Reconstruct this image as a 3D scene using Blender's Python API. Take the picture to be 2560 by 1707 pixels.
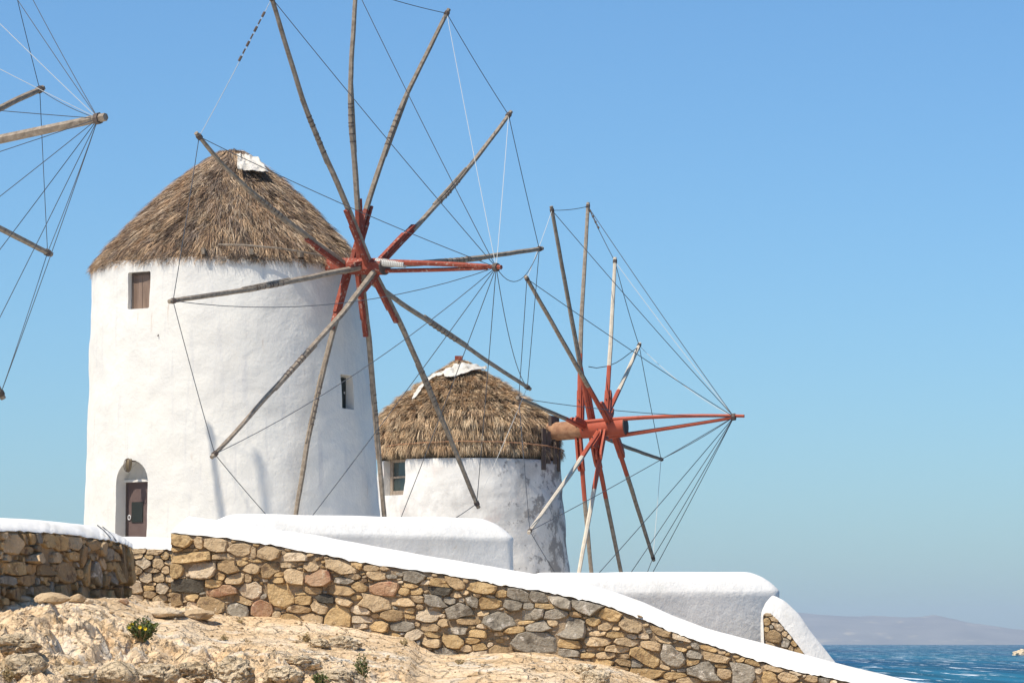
import bpy, bmesh, math, random
import numpy as np
from mathutils import Vector, Matrix, Quaternion, noise as mnoise

random.seed(7)
rng = np.random.default_rng(7)
for o in list(bpy.data.objects):
    bpy.data.objects.remove(o)
scene = bpy.context.scene
C = scene.collection

# ------------------------------------------------------------------ camera
LENS = 120.0
FPX = 2560 * LENS / 36.0            # focal length in photograph pixels
TANP = (1597 - 853.5) / FPX         # eye level lies at row 1597 of 1707
PITCH = math.atan(TANP)
cd = bpy.data.cameras.new('camera'); cam = bpy.data.objects.new('camera', cd); C.objects.link(cam)
cd.lens = LENS; cd.sensor_width = 36.0; cd.sensor_fit = 'HORIZONTAL'
cd.clip_start = 0.5; cd.clip_end = 60000
cam.location = (0, 0, 0); cam.rotation_euler = (math.radians(90) + PITCH, 0, 0)
scene.camera = cam

# ------------------------------------------------------------------ sky, sun, exposure
SUN_AZ, SUN_EL = math.radians(230), math.radians(58)     # azimuth clockwise from +Y (view direction)
w = bpy.data.worlds.new('World'); scene.world = w; w.use_nodes = True
nt = w.node_tree; nt.nodes.clear()
sky = nt.nodes.new('ShaderNodeTexSky'); sky.sky_type = 'NISHITA'; sky.sun_disc = False
sky.sun_elevation = SUN_EL; sky.sun_rotation = SUN_AZ
sky.altitude = 0; sky.air_density = 1.0; sky.dust_density = 0.65; sky.ozone_density = 10.0
bg = nt.nodes.new('ShaderNodeBackground'); bg.inputs['Strength'].default_value = 0.114
wo = nt.nodes.new('ShaderNodeOutputWorld')
tint = nt.nodes.new('ShaderNodeMix'); tint.data_type = 'RGBA'; tint.blend_type = 'MULTIPLY'; tint.inputs[0].default_value = 1.0
tint.inputs[7].default_value = (0.79, 0.95, 0.965, 1)
nt.links.new(sky.outputs[0], tint.inputs[6]); nt.links.new(tint.outputs[2], bg.inputs['Color']); nt.links.new(bg.outputs[0], wo.inputs['Surface'])
sd = bpy.data.lights.new('sun', 'SUN'); sun = bpy.data.objects.new('sun', sd); C.objects.link(sun)
sd.energy = 4.2; sd.angle = math.radians(0.53); sd.color = (1.0, 0.92, 0.79)
SUN_DIR = Vector((math.sin(SUN_AZ) * math.cos(SUN_EL), math.cos(SUN_AZ) * math.cos(SUN_EL), math.sin(SUN_EL)))
sun.rotation_euler = SUN_DIR.to_track_quat('Z', 'Y').to_euler()
sun.location = SUN_DIR * 60
scene.view_settings.view_transform = 'Standard'; scene.view_settings.look = 'None'
scene.view_settings.gamma = 1.0; scene.view_settings.exposure = 0.39
scene.view_settings.use_curve_mapping = False
scene.render.resolution_x = 1024; scene.render.resolution_y = 682

# ------------------------------------------------------------------ helpers
K = 2560 / 2352.0
def ray(x, y):
    dx = (x - 1280) / FPX; dy = (853.5 - y) / FPX
    c, s = math.cos(PITCH), math.sin(PITCH)
    return Vector((dx, c - s * dy, s + c * dy))
def at(x, y, Y):
    """point at distance Y along the view direction seen at photograph pixel (2560 wide)"""
    r = ray(x, y); return r * (Y / r.y)
def onplane(x, y, p0, n):
    r = ray(x, y); return r * (p0.dot(n) / r.dot(n))
def d2(x, y): return x * K, y * K     # 2352-wide coordinates to 2560-wide

def setp(o, label=None, cat=None, group=None, kind=None):
    if label: o['label'] = label
    if cat: o['category'] = cat
    if group: o['group'] = group
    if kind: o['kind'] = kind
    return o
def empty(name, loc, label, cat, group=None):
    o = bpy.data.objects.new(name, None); C.objects.link(o); o.location = loc
    o.empty_display_size = 0.3
    return setp(o, label, cat, group)
def worldloc(o):
    v = Vector(o.location)
    while o.parent: o = o.parent; v = v + Vector(o.location)
    return v
def mesh(name, verts, faces, mats, parent=None, origin=None, smooth=False, midx=None, keep=None):
    """verts are world coordinates; the object gets its own origin"""
    v = np.asarray(verts, dtype=np.float64).reshape(-1, 3)
    if origin is None: origin = worldloc(parent) if parent else Vector(v.mean(axis=0))
    origin = Vector(origin)
    v = v - np.array(origin)
    me = bpy.data.meshes.new(name)
    me.from_pydata(v.tolist() if len(v) < 400000 else v, [], faces)
    if not isinstance(mats, (list, tuple)): mats = [mats]
    for m in mats: me.materials.append(m)
    if midx is not None: me.polygons.foreach_set('material_index', np.asarray(midx, dtype=np.int32))
    if smooth: me.polygons.foreach_set('use_smooth', np.ones(len(me.polygons), dtype=bool))
    me.update()
    o = bpy.data.objects.new(name, me); C.objects.link(o)
    if parent: o.parent = parent; o.location = origin - worldloc(parent)
    else: o.location = origin
    return o
def sharp(o, deg=35):
    me = o.data
    try: me.set_sharp_from_angle(angle=math.radians(deg))
    except Exception: pass

class MB:
    def __init__(s): s.v = []; s.f = []; s.m = []
    def add(s, v, f, m=0):
        b = len(s.v); s.v += [tuple(p) for p in v]; s.f += [tuple(i + b for i in q) for q in f]; s.m += [m] * len(f)
    def tube(s, pts, rad, sides=6, m=0, caps=True, rot=0.0, ref=Vector((0, 0, 1)), flat=1.0, mfun=None):
        pts = [Vector(p) for p in pts]; n = len(pts)
        if not isinstance(rad, (list, tuple)): rad = [rad] * n
        b = len(s.v)
        t0 = (pts[-1] - pts[0]).normalized()
        if abs(t0.dot(ref)) > 0.95: ref = Vector((1, 0, 0.2))
        for i, p in enumerate(pts):
            t = (pts[min(i + 1, n - 1)] - pts[max(i - 1, 0)]).normalized()
            u = (ref - t * ref.dot(t)).normalized(); w_ = t.cross(u)
            for k in range(sides):
                a = rot + 2 * math.pi * k / sides
                s.v.append(tuple(p + (u * math.cos(a) * flat + w_ * math.sin(a)) * rad[i]))
        for i in range(n - 1):
            mm = mfun(i) if mfun else m
            for k in range(sides):
                k2 = (k + 1) % sides
                s.f.append((b + i * sides + k, b + i * sides + k2, b + (i + 1) * sides + k2, b + (i + 1) * sides + k)); s.m.append(mm)
        if caps:
            s.f.append(tuple(b + k for k in reversed(range(sides)))); s.m.append(mfun(0) if mfun else m)
            s.f.append(tuple(b + (n - 1) * sides + k for k in range(sides))); s.m.append(mfun(n - 2) if mfun else m)
    def box(s, c, ax, ay, az, hx, hy, hz, m=0):
        c = Vector(c); P = []
        for sx in (-1, 1):
            for sy in (-1, 1):
                for sz in (-1, 1):
                    P.append(c + ax * hx * sx + ay * hy * sy + az * hz * sz)
        s.add(P, [(0, 1, 3, 2), (4, 6, 7, 5), (0, 4, 5, 1), (2, 3, 7, 6), (0, 2, 6, 4), (1, 5, 7, 3)], m)
    def build(s, name, mats, parent=None, smooth=False, origin=None):
        return mesh(name, s.v, s.f, mats, parent, origin, smooth, s.m)

def vnoise(x, y, seed=0):
    xi = np.floor(x).astype(np.int64); yi = np.floor(y).astype(np.int64); xf = x - xi; yf = y - yi
    def h(a, b):
        n = (a * 374761393 + b * 668265263 + seed * 1442695041) & 0x7fffffff
        n = ((n ^ (n >> 13)) * 1274126177) & 0x7fffffff
        return ((n ^ (n >> 16)) & 0xffff) / 65535.0
    u = xf * xf * xf * (xf * (xf * 6 - 15) + 10); v = yf * yf * yf * (yf * (yf * 6 - 15) + 10)
    return (h(xi, yi) * (1 - u) + h(xi + 1, yi) * u) * (1 - v) + (h(xi, yi + 1) * (1 - u) + h(xi + 1, yi + 1) * u) * v
def fbm(x, y, oct=5, seed=0, gain=0.5):
    t = 0; a = 1; n = 0
    for i in range(oct):
        t = t + a * (vnoise(x, y, seed + i) * 2 - 1); n += a; a *= gain; x = x * 2.03 + 11.3; y = y * 2.03 + 5.7
    return t / n
def ridged(x, y, oct=5, seed=0):
    t = 0; a = 1; n = 0
    for i in range(oct):
        t = t + a * (1 - np.abs(vnoise(x, y, seed + i) * 2 - 1) * 2); n += a; a *= 0.5; x = x * 2.1 + 3.1; y = y * 2.1 + 7.9
    return t / n
def cells(x, y, seed=0):
    """distance to nearest and second nearest jittered cell point, and the cell's random value"""
    xi = np.floor(x).astype(np.int64); yi = np.floor(y).astype(np.int64)
    d1 = np.full(x.shape, 9.0); d2_ = np.full(x.shape, 9.0); val = np.zeros(x.shape)
    def h(a, b, k):
        n = (a * 374761393 + b * 668265263 + (seed * 7 + k) * 1442695041) & 0x7fffffff
        n = ((n ^ (n >> 13)) * 1274126177) & 0x7fffffff
        return ((n ^ (n >> 16)) & 0xffff) / 65535.0
    for i in (-1, 0, 1):
        for j in (-1, 0, 1):
            a, b = xi + i, yi + j
            d = np.hypot(a + h(a, b, 1) - x, b + h(a, b, 2) - y); r = h(a, b, 3)
            closer = d < d1
            d2_ = np.where(closer, d1, np.minimum(d2_, d)); val = np.where(closer, r, val); d1 = np.where(closer, d, d1)
    return d1, d2_, val
def sstep(a, b, x):
    t = np.clip((x - a) / (b - a), 0, 1); return t * t * (3 - 2 * t)

# ------------------------------------------------------------------ materials
def lk(m, a, b): m.node_tree.links.new(a, b)
def mk(name, cols, scale=3.0, rough=0.85, bump=0.0, bscale=20.0, stretch=(1, 1, 1), detail=6, objrand=0.0, attr=None,
       spec=0.2, bdist=0.02, layers=(), cracks=()):
    """cols: list of (position, rgb) read by a noise; layers: (rgb, noise scale, lo, hi, stretch) patches on top"""
    m = bpy.data.materials.new(name); m.use_nodes = True; N = m.node_tree.nodes; b = N['Principled BSDF']
    b.inputs['Roughness'].default_value = rough; b.inputs['Specular IOR Level'].default_value = spec
    geo = N.new('ShaderNodeNewGeometry')
    def noise_(sc, st, det=detail, rgh=0.6):
        mp = N.new('ShaderNodeMapping'); mp.inputs['Scale'].default_value = st; lk(m, geo.outputs['Position'], mp.inputs[0])
        t = N.new('ShaderNodeTexNoise'); t.inputs['Scale'].default_value = sc; t.inputs['Detail'].default_value = det
        t.inputs['Roughness'].default_value = rgh; lk(m, mp.outputs[0], t.inputs['Vector']); return t.outputs[0]
    if len(cols) == 1: cols = [(0, cols[0][1]), (1, cols[0][1])]
    r = N.new('ShaderNodeValToRGB'); lk(m, noise_(scale, stretch), r.inputs[0])
    e = r.color_ramp.elements
    while len(e) < len(cols): e.new(0.5)
    for k, (p, c) in enumerate(cols): e[k].position = p; e[k].color = (*c, 1)
    col = r.outputs[0]
    if attr:
        a = N.new('ShaderNodeAttribute'); a.attribute_name = attr
        mx = N.new('ShaderNodeMix'); mx.data_type = 'RGBA'; mx.blend_type = 'MULTIPLY'; mx.inputs[0].default_value = 1
        lk(m, col, mx.inputs[6]); lk(m, a.outputs[0], mx.inputs[7]); col = mx.outputs[2]
    for (rgb, sc, lo, hi, st) in layers:
        mr = N.new('ShaderNodeMapRange'); mr.inputs[1].default_value = lo; mr.inputs[2].default_value = hi
        lk(m, noise_(sc, st), mr.inputs[0])
        mx = N.new('ShaderNodeMix'); mx.data_type = 'RGBA'; lk(m, mr.outputs[0], mx.inputs[0])
        lk(m, col, mx.inputs[6]); mx.inputs[7].default_value = (*rgb, 1); col = mx.outputs[2]
    if objrand:
        oi = N.new('ShaderNodeObjectInfo'); hs = N.new('ShaderNodeHueSaturation')
        mr = N.new('ShaderNodeMapRange'); mr.inputs[3].default_value = 1 - objrand; mr.inputs[4].default_value = 1 + objrand
        lk(m, oi.outputs['Random'], mr.inputs[0]); lk(m, mr.outputs[0], hs.inputs['Value'])
        lk(m, col, hs.inputs['Color']); col = hs.outputs[0]
    lk(m, col, b.inputs['Base Color'])
    if bump:
        bp = N.new('ShaderNodeBump'); bp.inputs['Strength'].default_value = bump; bp.inputs['Distance'].default_value = bdist
        lk(m, noise_(bscale, stretch, 8, 0.65), bp.inputs['Height']); nrm = bp.outputs[0]
        for (sc, wid, dep, dark) in cracks:         # joints and fissures: sunk, and coloured darker
            ad = N.new('ShaderNodeVectorMath'); ad.operation = 'MULTIPLY_ADD'; t = N.new('ShaderNodeTexNoise'); t.inputs['Scale'].default_value = sc * 0.9; t.inputs['Detail'].default_value = 6
            lk(m, geo.outputs['Position'], t.inputs['Vector']); lk(m, t.outputs['Color'], ad.inputs[0]); ad.inputs[1].default_value = (1.1 / sc,) * 3; lk(m, geo.outputs['Position'], ad.inputs[2])
            v = N.new('ShaderNodeTexVoronoi'); v.feature = 'DISTANCE_TO_EDGE'; v.inputs['Scale'].default_value = sc; lk(m, ad.outputs[0], v.inputs['Vector'])
            mr = N.new('ShaderNodeMapRange'); mr.inputs[1].default_value = 0.0; mr.inputs[2].default_value = wid; lk(m, v.outputs['Distance'], mr.inputs[0])
            b2 = N.new('ShaderNodeBump'); b2.inputs['Strength'].default_value = 1.0; b2.inputs['Distance'].default_value = dep
            lk(m, mr.outputs[0], b2.inputs['Height']); lk(m, nrm, b2.inputs['Normal']); nrm = b2.outputs[0]
            m3 = N.new('ShaderNodeMapRange'); m3.inputs[1].default_value = 0.0; m3.inputs[2].default_value = wid * 0.6; m3.inputs[3].default_value = dark; m3.inputs[4].default_value = 1.0; lk(m, v.outputs['Distance'], m3.inputs[0])
            mx = N.new('ShaderNodeMix'); mx.data_type = 'RGBA'; mx.blend_type = 'MULTIPLY'; mx.inputs[0].default_value = 1; lk(m, col, mx.inputs[6]); lk(m, m3.outputs[0], mx.inputs[7]); col = mx.outputs[2]
        lk(m, col, b.inputs['Base Color']); lk(m, nrm, b.inputs['Normal'])
    return m

M = {}
M['plaster'] = mk('whitewash', [(0.3, (0.75, 0.715, 0.65)), (0.7, (0.80, 0.77, 0.705))], 0.8, 0.9, 0.45, 3.2, bdist=0.07, detail=9,
                  layers=[((0.70, 0.675, 0.63), 0.9, 0.45, 0.7, (1, 1, 1)), ((0.66, 0.64, 0.61), 2.6, 0.56, 0.72, (2.2, 2.2, 0.12)), ((0.60, 0.49, 0.40), 2.2, 0.67, 0.76, (2.4, 2.4, 0.3)), ((0.62, 0.57, 0.52), 14, 0.70, 0.76, (1, 1, 0.6))])
M['coping'] = mk('whitewashed_coping', [(0.3, (0.775, 0.74, 0.68)), (0.7, (0.81, 0.78, 0.725))], 1.2, 0.9, 0.5, 7.0, bdist=0.04, detail=9,
                 layers=[((0.70, 0.665, 0.60), 1.7, 0.52, 0.72, (1, 1, 1)), ((0.60, 0.53, 0.43), 6.0, 0.66, 0.74, (1, 1, 1)), ((0.45, 0.40, 0.34), 26, 0.70, 0.75, (1, 1, 1))])
M['old_plaster'] = mk('weathered_whitewash', [(0.3, (0.62, 0.59, 0.545)), (0.7, (0.73, 0.70, 0.65))], 1.6, 0.92, 0.5, 7.0, bdist=0.05,
                      layers=[((0.52, 0.495, 0.46), 1.1, 0.50, 0.66, (1, 1, 0.8)), ((0.60, 0.50, 0.45), 0.9, 0.60, 0.75, (1, 1, 1))])
# the right flank of the further mill has lost its whitewash in ragged patches
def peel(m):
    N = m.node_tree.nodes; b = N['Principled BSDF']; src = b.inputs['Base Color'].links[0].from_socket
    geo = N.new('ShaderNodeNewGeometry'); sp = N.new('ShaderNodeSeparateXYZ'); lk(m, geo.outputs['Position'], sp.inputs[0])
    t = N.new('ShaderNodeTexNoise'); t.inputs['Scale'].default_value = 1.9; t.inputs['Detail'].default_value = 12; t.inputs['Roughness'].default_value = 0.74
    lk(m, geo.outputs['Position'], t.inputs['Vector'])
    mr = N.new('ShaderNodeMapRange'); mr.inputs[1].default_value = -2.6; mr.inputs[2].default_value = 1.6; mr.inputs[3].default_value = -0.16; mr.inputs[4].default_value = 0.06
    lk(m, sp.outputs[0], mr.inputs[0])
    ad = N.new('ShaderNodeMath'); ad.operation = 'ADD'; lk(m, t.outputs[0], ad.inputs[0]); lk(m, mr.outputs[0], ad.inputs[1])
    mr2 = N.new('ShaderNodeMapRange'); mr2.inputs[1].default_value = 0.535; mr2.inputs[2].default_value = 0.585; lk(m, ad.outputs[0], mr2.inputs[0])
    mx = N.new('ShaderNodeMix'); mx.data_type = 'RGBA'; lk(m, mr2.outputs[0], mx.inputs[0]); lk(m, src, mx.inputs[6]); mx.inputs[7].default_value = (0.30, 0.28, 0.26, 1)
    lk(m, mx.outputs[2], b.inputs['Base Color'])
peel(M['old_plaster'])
M['straw_base'] = mk('thatch_bed', [(0.3, (0.05, 0.038, 0.026)), (0.7, (0.11, 0.085, 0.055))], 8, 1.0, 0.8, 30)
M['straw'] = mk('straw', [(0, (1, 1, 1))], 3, 0.9, 0, attr='tint', spec=0.1)
M['wood'] = mk('weathered_wood', [(0.25, (0.155, 0.118, 0.085)), (0.75, (0.39, 0.325, 0.255))], 9, 0.85, 0.4, 40, bdist=0.01, objrand=0.12)
M['pale_wood'] = mk('pale_new_wood', [(0.3, (0.50, 0.425, 0.325)), (0.7, (0.64, 0.56, 0.45))], 7, 0.8, 0.2, 40, bdist=0.01)
M['dark_wood'] = mk('dark_wood', [(0.3, (0.085, 0.065, 0.055)), (0.7, (0.16, 0.125, 0.105))], 8, 0.85, 0.3, 30, (1, 1, 0.2))
M['red'] = mk('worn_red_paint', [(0.3, (0.21, 0.045, 0.028)), (0.7, (0.31, 0.08, 0.05))], 4, 0.75, 0.3, 30, bdist=0.01,
              layers=[((0.42, 0.30, 0.24), 12, 0.57, 0.66, (1, 1, 1)), ((0.20, 0.15, 0.13), 7, 0.64, 0.72, (1, 1, 1))])
M['red2'] = mk('fresh_red_paint', [(0.3, (0.36, 0.075, 0.04)), (0.7, (0.44, 0.105, 0.06))], 4, 0.65, 0.2, 30, bdist=0.01)
M['brown_log'] = mk('bare_log', [(0.3, (0.24, 0.115, 0.065)), (0.7, (0.46, 0.26, 0.145))], 6, 0.85, 0.4, 30, bdist=0.01)
M['shutter'] = mk('brown_shutter', [(0.3, (0.17, 0.115, 0.085)), (0.7, (0.30, 0.215, 0.165))], 7, 0.85, 0.4, 40, (1, 1, 0.12))
M['door'] = mk('brown_door', [(0.3, (0.125, 0.085, 0.078)), (0.7, (0.155, 0.11, 0.10))], 5, 0.7, 0.1, 40)
M['black'] = mk('dark_panel', [(0, (0.03, 0.035, 0.033))], 5, 0.5)
M['rope_dark'] = mk('dark_wire', [(0, (0.075, 0.085, 0.10))], 5, 0.6)
M['rope_pale'] = mk('pale_rope', [(0, (0.55, 0.54, 0.50))], 5, 0.9)
M['canvas'] = mk('white_canvas', [(0.3, (0.56, 0.51, 0.43)), (0.7, (0.74, 0.70, 0.63))], 5, 0.9, 0.9, 9, bdist=0.06, detail=9, layers=[((0.40, 0.33, 0.25), 7, 0.58, 0.70, (1, 1, 1))])
M['brass'] = mk('dull_brass', [(0.3, (0.16, 0.12, 0.07)), (0.7, (0.30, 0.23, 0.14))], 9, 0.5)
M['steel'] = mk('pale_metal', [(0, (0.7, 0.68, 0.66))], 5, 0.4)
gl = mk('dark_pane', [(0, (0.045, 0.06, 0.055))], 5, 0.12, spec=0.5); M['pane'] = gl
M['frame'] = mk('old_window_frame', [(0.3, (0.24, 0.185, 0.14)), (0.7, (0.36, 0.29, 0.225))], 9, 0.85, 0.3, 40)
def stone(name, a, b, layers=()): return mk(name, [(0.3, a), (0.7, b)], 5, 0.92, 1.0, 13, objrand=0.15, bdist=0.06, detail=8, layers=layers)
ST = {
    'o': stone('ochre_stone', (0.445, 0.287, 0.129), (0.620, 0.433, 0.222), [((0.292, 0.181, 0.088), 9, 0.54, 0.64, (1, 1, 1)), ((0.702, 0.526, 0.316), 14, 0.60, 0.70, (1, 1, 1))]),
    't': stone('tan_stone', (0.491, 0.345, 0.193), (0.667, 0.491, 0.298), [((0.328, 0.228, 0.135), 10, 0.54, 0.64, (1, 1, 1)), ((0.749, 0.608, 0.421), 14, 0.60, 0.70, (1, 1, 1))]),
    'b': stone('brown_stone', (0.328, 0.216, 0.111), (0.480, 0.333, 0.181), [((0.199, 0.129, 0.076), 9, 0.54, 0.66, (1, 1, 1)), ((0.585, 0.445, 0.281), 14, 0.62, 0.70, (1, 1, 1))]),
    'g': stone('grey_stone', (0.281, 0.240, 0.181), (0.433, 0.374, 0.292), [((0.175, 0.146, 0.111), 8, 0.52, 0.64, (1, 1, 1)), ((0.679, 0.597, 0.491), 10, 0.58, 0.66, (1, 1, 1))]),
    'd': stone('slate_stone', (0.075, 0.066, 0.052), (0.15, 0.13, 0.10), [((0.27, 0.23, 0.175), 8, 0.6, 0.72, (1, 1, 3))]),
    'r': stone('reddish_stone', (0.433, 0.252, 0.146), (0.550, 0.363, 0.222), [((0.386, 0.181, 0.111), 4, 0.5, 0.65, (1, 1, 1)), ((0.643, 0.491, 0.339), 12, 0.6, 0.7, (1, 1, 1))]),
    'p': stone('pale_stone', (0.585, 0.450, 0.292), (0.749, 0.597, 0.421), [((0.421, 0.310, 0.199), 10, 0.54, 0.66, (1, 1, 1)), ((0.800, 0.702, 0.538), 14, 0.6, 0.7, (1, 1, 1))]),
}
M['mortar'] = mk('earth_mortar', [(0.3, (0.30, 0.215, 0.13)), (0.7, (0.46, 0.345, 0.225))], 5, 1.0, 1.0, 22, bdist=0.05)
M['ground'] = mk('sandy_rock', [(0.28, (0.60, 0.395, 0.205)), (0.5, (0.79, 0.575, 0.35)), (0.72, (0.82, 0.65, 0.45))], 1.3, 0.95, 1.0, 13, detail=12, bdist=0.045, cracks=[(2.2, 0.06, 0.03, 0.80), (9.0, 0.10, 0.008, 0.93)],
                 layers=[((0.74, 0.64, 0.50), 2.3, 0.54, 0.64, (1, 1, 1)), ((0.42, 0.26, 0.115), 3.1, 0.58, 0.70, (1, 1, 1)), ((0.40, 0.285, 0.16), 11, 0.60, 0.70, (1, 1, 1))])
M['boulder'] = mk('boulder_rock', [(0.3, (0.60, 0.445, 0.265)), (0.7, (0.78, 0.63, 0.435))], 2.6, 0.95, 1.0, 16, detail=12, bdist=0.055, objrand=0.06, cracks=[(4.0, 0.06, 0.035, 0.75), (12.0, 0.10, 0.010, 0.9)],
                  layers=[((0.38, 0.28, 0.17), 7, 0.56, 0.68, (1, 1, 1)), ((0.55, 0.38, 0.20), 2, 0.56, 0.68, (1, 1, 1)), ((0.70, 0.62, 0.50), 6, 0.58, 0.68, (1, 1, 1))])
M['paving'] = mk('pale_paving', [(0.3, (0.68, 0.61, 0.51)), (0.7, (0.80, 0.735, 0.635))], 0.8, 0.9, 0.3, 6)  # kept pale and warm so the added sheet bounces light
M['leaf'] = mk('green_leaf', [(0.3, (0.07, 0.10, 0.03)), (0.7, (0.14, 0.17, 0.05))], 14, 0.7, objrand=0.1)
M['dryleaf'] = mk('dry_twig', [(0.3, (0.30, 0.215, 0.10)), (0.7, (0.44, 0.34, 0.18))], 14, 0.9)
M['flower'] = mk('yellow_petal', [(0, (0.75, 0.55, 0.03))], 5, 0.7)

# ------------------------------------------------------------------ setting: where the walls run (plan), ground height
NW0 = at(427, 1330, 40.4); NWA = math.radians(-11)                     # near wall: left corner, turn of its face to the right
NWT = Vector((math.cos(NWA), math.sin(NWA), 0)); NWN = Vector((math.sin(NWA), -math.cos(NWA), 0))
def nw(x, y, back=0.0): return onplane(x, y, NW0 - NWN * back, NWN)
nw_bottom = [(300, 1512), (420, 1518), (495, 1519), (546, 1539), (618, 1546), (692, 1549), (808, 1563), (883, 1573), (930, 1580), (1000, 1592), (1036, 1602), (1055, 1620),
             (1097, 1633), (1200, 1637), (1297, 1629), (1386, 1639), (1440, 1652), (1522, 1666), (1620, 1700), (1760, 1740), (2000, 1790), (2500, 1900)]
nw_top = [(427, 1330), (560, 1343), (703, 1365), (812, 1386), (910, 1406), (1104, 1433), (1200, 1449), (1236, 1458), (1345, 1475), (1416, 1489), (1505, 1508), (1586, 1538),
          (1661, 1570), (1743, 1600), (1845, 1633), (1900, 1652), (1994, 1677), (2075, 1693), (2142, 1707), (2400, 1770)]
nw_ridge = [(473, 1290), (570, 1304), (706, 1326), (800, 1338), (890, 1356), (1080, 1391), (1200, 1410), (1236, 1416), (1345, 1436), (1430, 1450), (1522, 1474), (1610, 1505),
            (1680, 1538), (1760, 1567), (1860, 1595), (1920, 1610), (2040, 1643), (2120, 1663), (2230, 1690), (2480, 1756)]
_b = [nw(x, y) for x, y in nw_bottom]
BX = np.array([p.x for p in _b]); BZ = np.array([p.z for p in _b])
def wall_y(x): return NW0.y + (x - NW0.x) * math.tan(NWA)
def ground_base(x, y):
    """large shape of the ground: a slope up to the wall, a terrace for the mills, a drop to the sea on the right"""
    wy = wall_y(np.clip(x, -9, 8)); zb = np.interp(x, BX, BZ)
    zb = np.where(x < -4.1, 0.42, zb)
    wy = wy - 2.4 * sstep(-3.9, -4.9, x)
    d = wy - y
    front = zb - 0.125 * np.clip(d, 0, 9) - 0.05 * np.clip(d - 9, 0, 6)
    front = np.maximum(front, -1.75)
    back = zb + (0.0150 * np.clip(y, 0, 120) - zb) * sstep(3, 22, -d)
    z = np.where(d > 0, front, back)
    lim = 1.4 + 0.055 * np.clip(y - 46, 0, 100)
    drop = np.clip(x - lim, 0, 60) * 0.9
    z = np.where(y > 44, z - drop * sstep(44, 49, y), z)
    z = np.where((x > 9) & (y <= 49), z - np.clip(x - 9, 0, 60) * 0.9 * sstep(10, 30, y), z)
    z = z - np.clip(y - 125, 0, 60) * 0.8 - np.clip(-60 - x, 0, 60) * 0.5 
    return np.maximum(z, -14)
def ground_z(x, y):
    x = np.asarray(x, dtype=float); y = np.asarray(y, dtype=float)
    z = ground_base(x, y); wy = wall_y(np.clip(x, -9, 8)); d = wy - y
    near = sstep(-0.4, 0.5, d) * sstep(14, 9, d) if False else np.where((d > -0.6) & (d < 14), 1.0, 0.0) * np.clip((d + 0.6) / 0.8, 0, 1)
    # bedding ledges and knobbly outcrop, strongest low on the left
    crag = sstep(2.0, 4.2, d) * sstep(0.6, -0.9, x)
    ledge = sstep(0.2, 1.2, d) * sstep(-0.8, 1.0, x)
    wx = x + 0.35 * fbm(x * 0.9, y * 0.9, 3, 40); wyy = y + 0.35 * fbm(x * 0.9, y * 0.9, 3, 50)
    c1, c2, cv = cells(wx * 1.25, wyy * 0.75, 3)
    lump = np.clip(c2 - c1, 0, 0.55)
    k1, k2, kv = cells(wx * 3.4, wyy * 2.1, 9)
    lump2 = np.clip(k2 - k1, 0, 0.5)
    z = z + near * (0.07 * fbm(x * 0.7, y * 0.7, 4, 1) + 0.022 * fbm(x * 3, y * 3, 5, 2))
    e1 = sstep(-0.05, 0.42, c2 - c1); e2 = sstep(-0.05, 0.40, k2 - k1)
    rough = ridged(wx * 1.6, wyy * 1.6, 5, 4); fine = ridged(wx * 6, wyy * 5, 5, 14)
    m1, m2, mv = cells(wx * 8 + 0.4 * fine, wyy * 5, 19)
    z = z + near * crag * (0.19 * e1 * (0.35 + 0.5 * cv) + 0.11 * e2 * (0.3 + 0.6 * kv) + 0.045 * sstep(0, 0.25, m2 - m1) * mv + 0.07 * rough + 0.06 * fine - 0.17)
    z = z + near * (1 - crag) * 0.02 * fine * sstep(0.5, 0.7, vnoise(x * 0.8, y * 0.8, 90))
    q = (z * 1.0 + 0.05 * fbm(x * 0.8, y * 1.5, 3, 60)) / 0.075
    step = (np.floor(q) + sstep(0.55, 1.0, q - np.floor(q))) * 0.075 - 0.05 * fbm(x * 0.8, y * 1.5, 3, 60)
    z = z + near * ledge * 0.75 * (step - z)
    z = z + near * 0.012 * fbm(x * 11, y * 11, 4, 6)
    slope = np.clip((ground_base(x - 0.4, y) - ground_base(x + 0.4, y)) / 0.5, 0, 1) * np.where(y > 45, 1.0, 0.0)
    z = z + slope * (0.5 * fbm(x * 0.35, y * 0.35, 5, 70) - 0.45)
    return z
def ground_hit(px, py, y0=29.0, y1=44.0):
    r = ray(px, py); ys = np.linspace(y0, y1, 600); k = ys / r.y
    zz = ground_z(r.x * k, ys); d = r.z * k - zz
    i = np.argmax(d < 0) if (d < 0).any() else len(ys) - 1
    return Vector((r.x * k[i], ys[i], float(zz[i])))

def lin(a, b, n): return np.linspace(a, b, n, endpoint=False)
xs = np.concatenate([lin(-220, -30, 20), lin(-30, -7, 26), lin(-7, 5.6, 370), lin(5.6, 20, 30), np.linspace(20, 120, 16)])
ys = np.concatenate([lin(-70, 10, 14), lin(10, 29.5, 24), lin(29.5, 41.6, 330), lin(41.6, 60, 40), lin(60, 130, 30), np.linspace(130, 200, 12)])
X, Y = np.meshgrid(xs, ys); Z = ground_z(X, Y)
nx, ny = len(xs), len(ys)
V = np.stack([X.ravel(), Y.ravel(), Z.ravel()], 1)
ii = np.arange(nx * ny).reshape(ny, nx)
F = np.stack([ii[:-1, :-1].ravel(), ii[:-1, 1:].ravel(), ii[1:, 1:].ravel(), ii[1:, :-1].ravel()], 1)
g = mesh('ground', V, F.tolist(), M['ground'], smooth=True, origin=(0, 36, 0))
fc = V[F].mean(1); g.data.polygons.foreach_set('use_smooth', ~((fc[:, 0] < 0.2) & (wall_y(fc[:, 0]) - fc[:, 1] > 2.2) & (fc[:, 1] > 29)))
setp(g, kind='structure', label='sandy tan rock slope rising to the walls')

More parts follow.
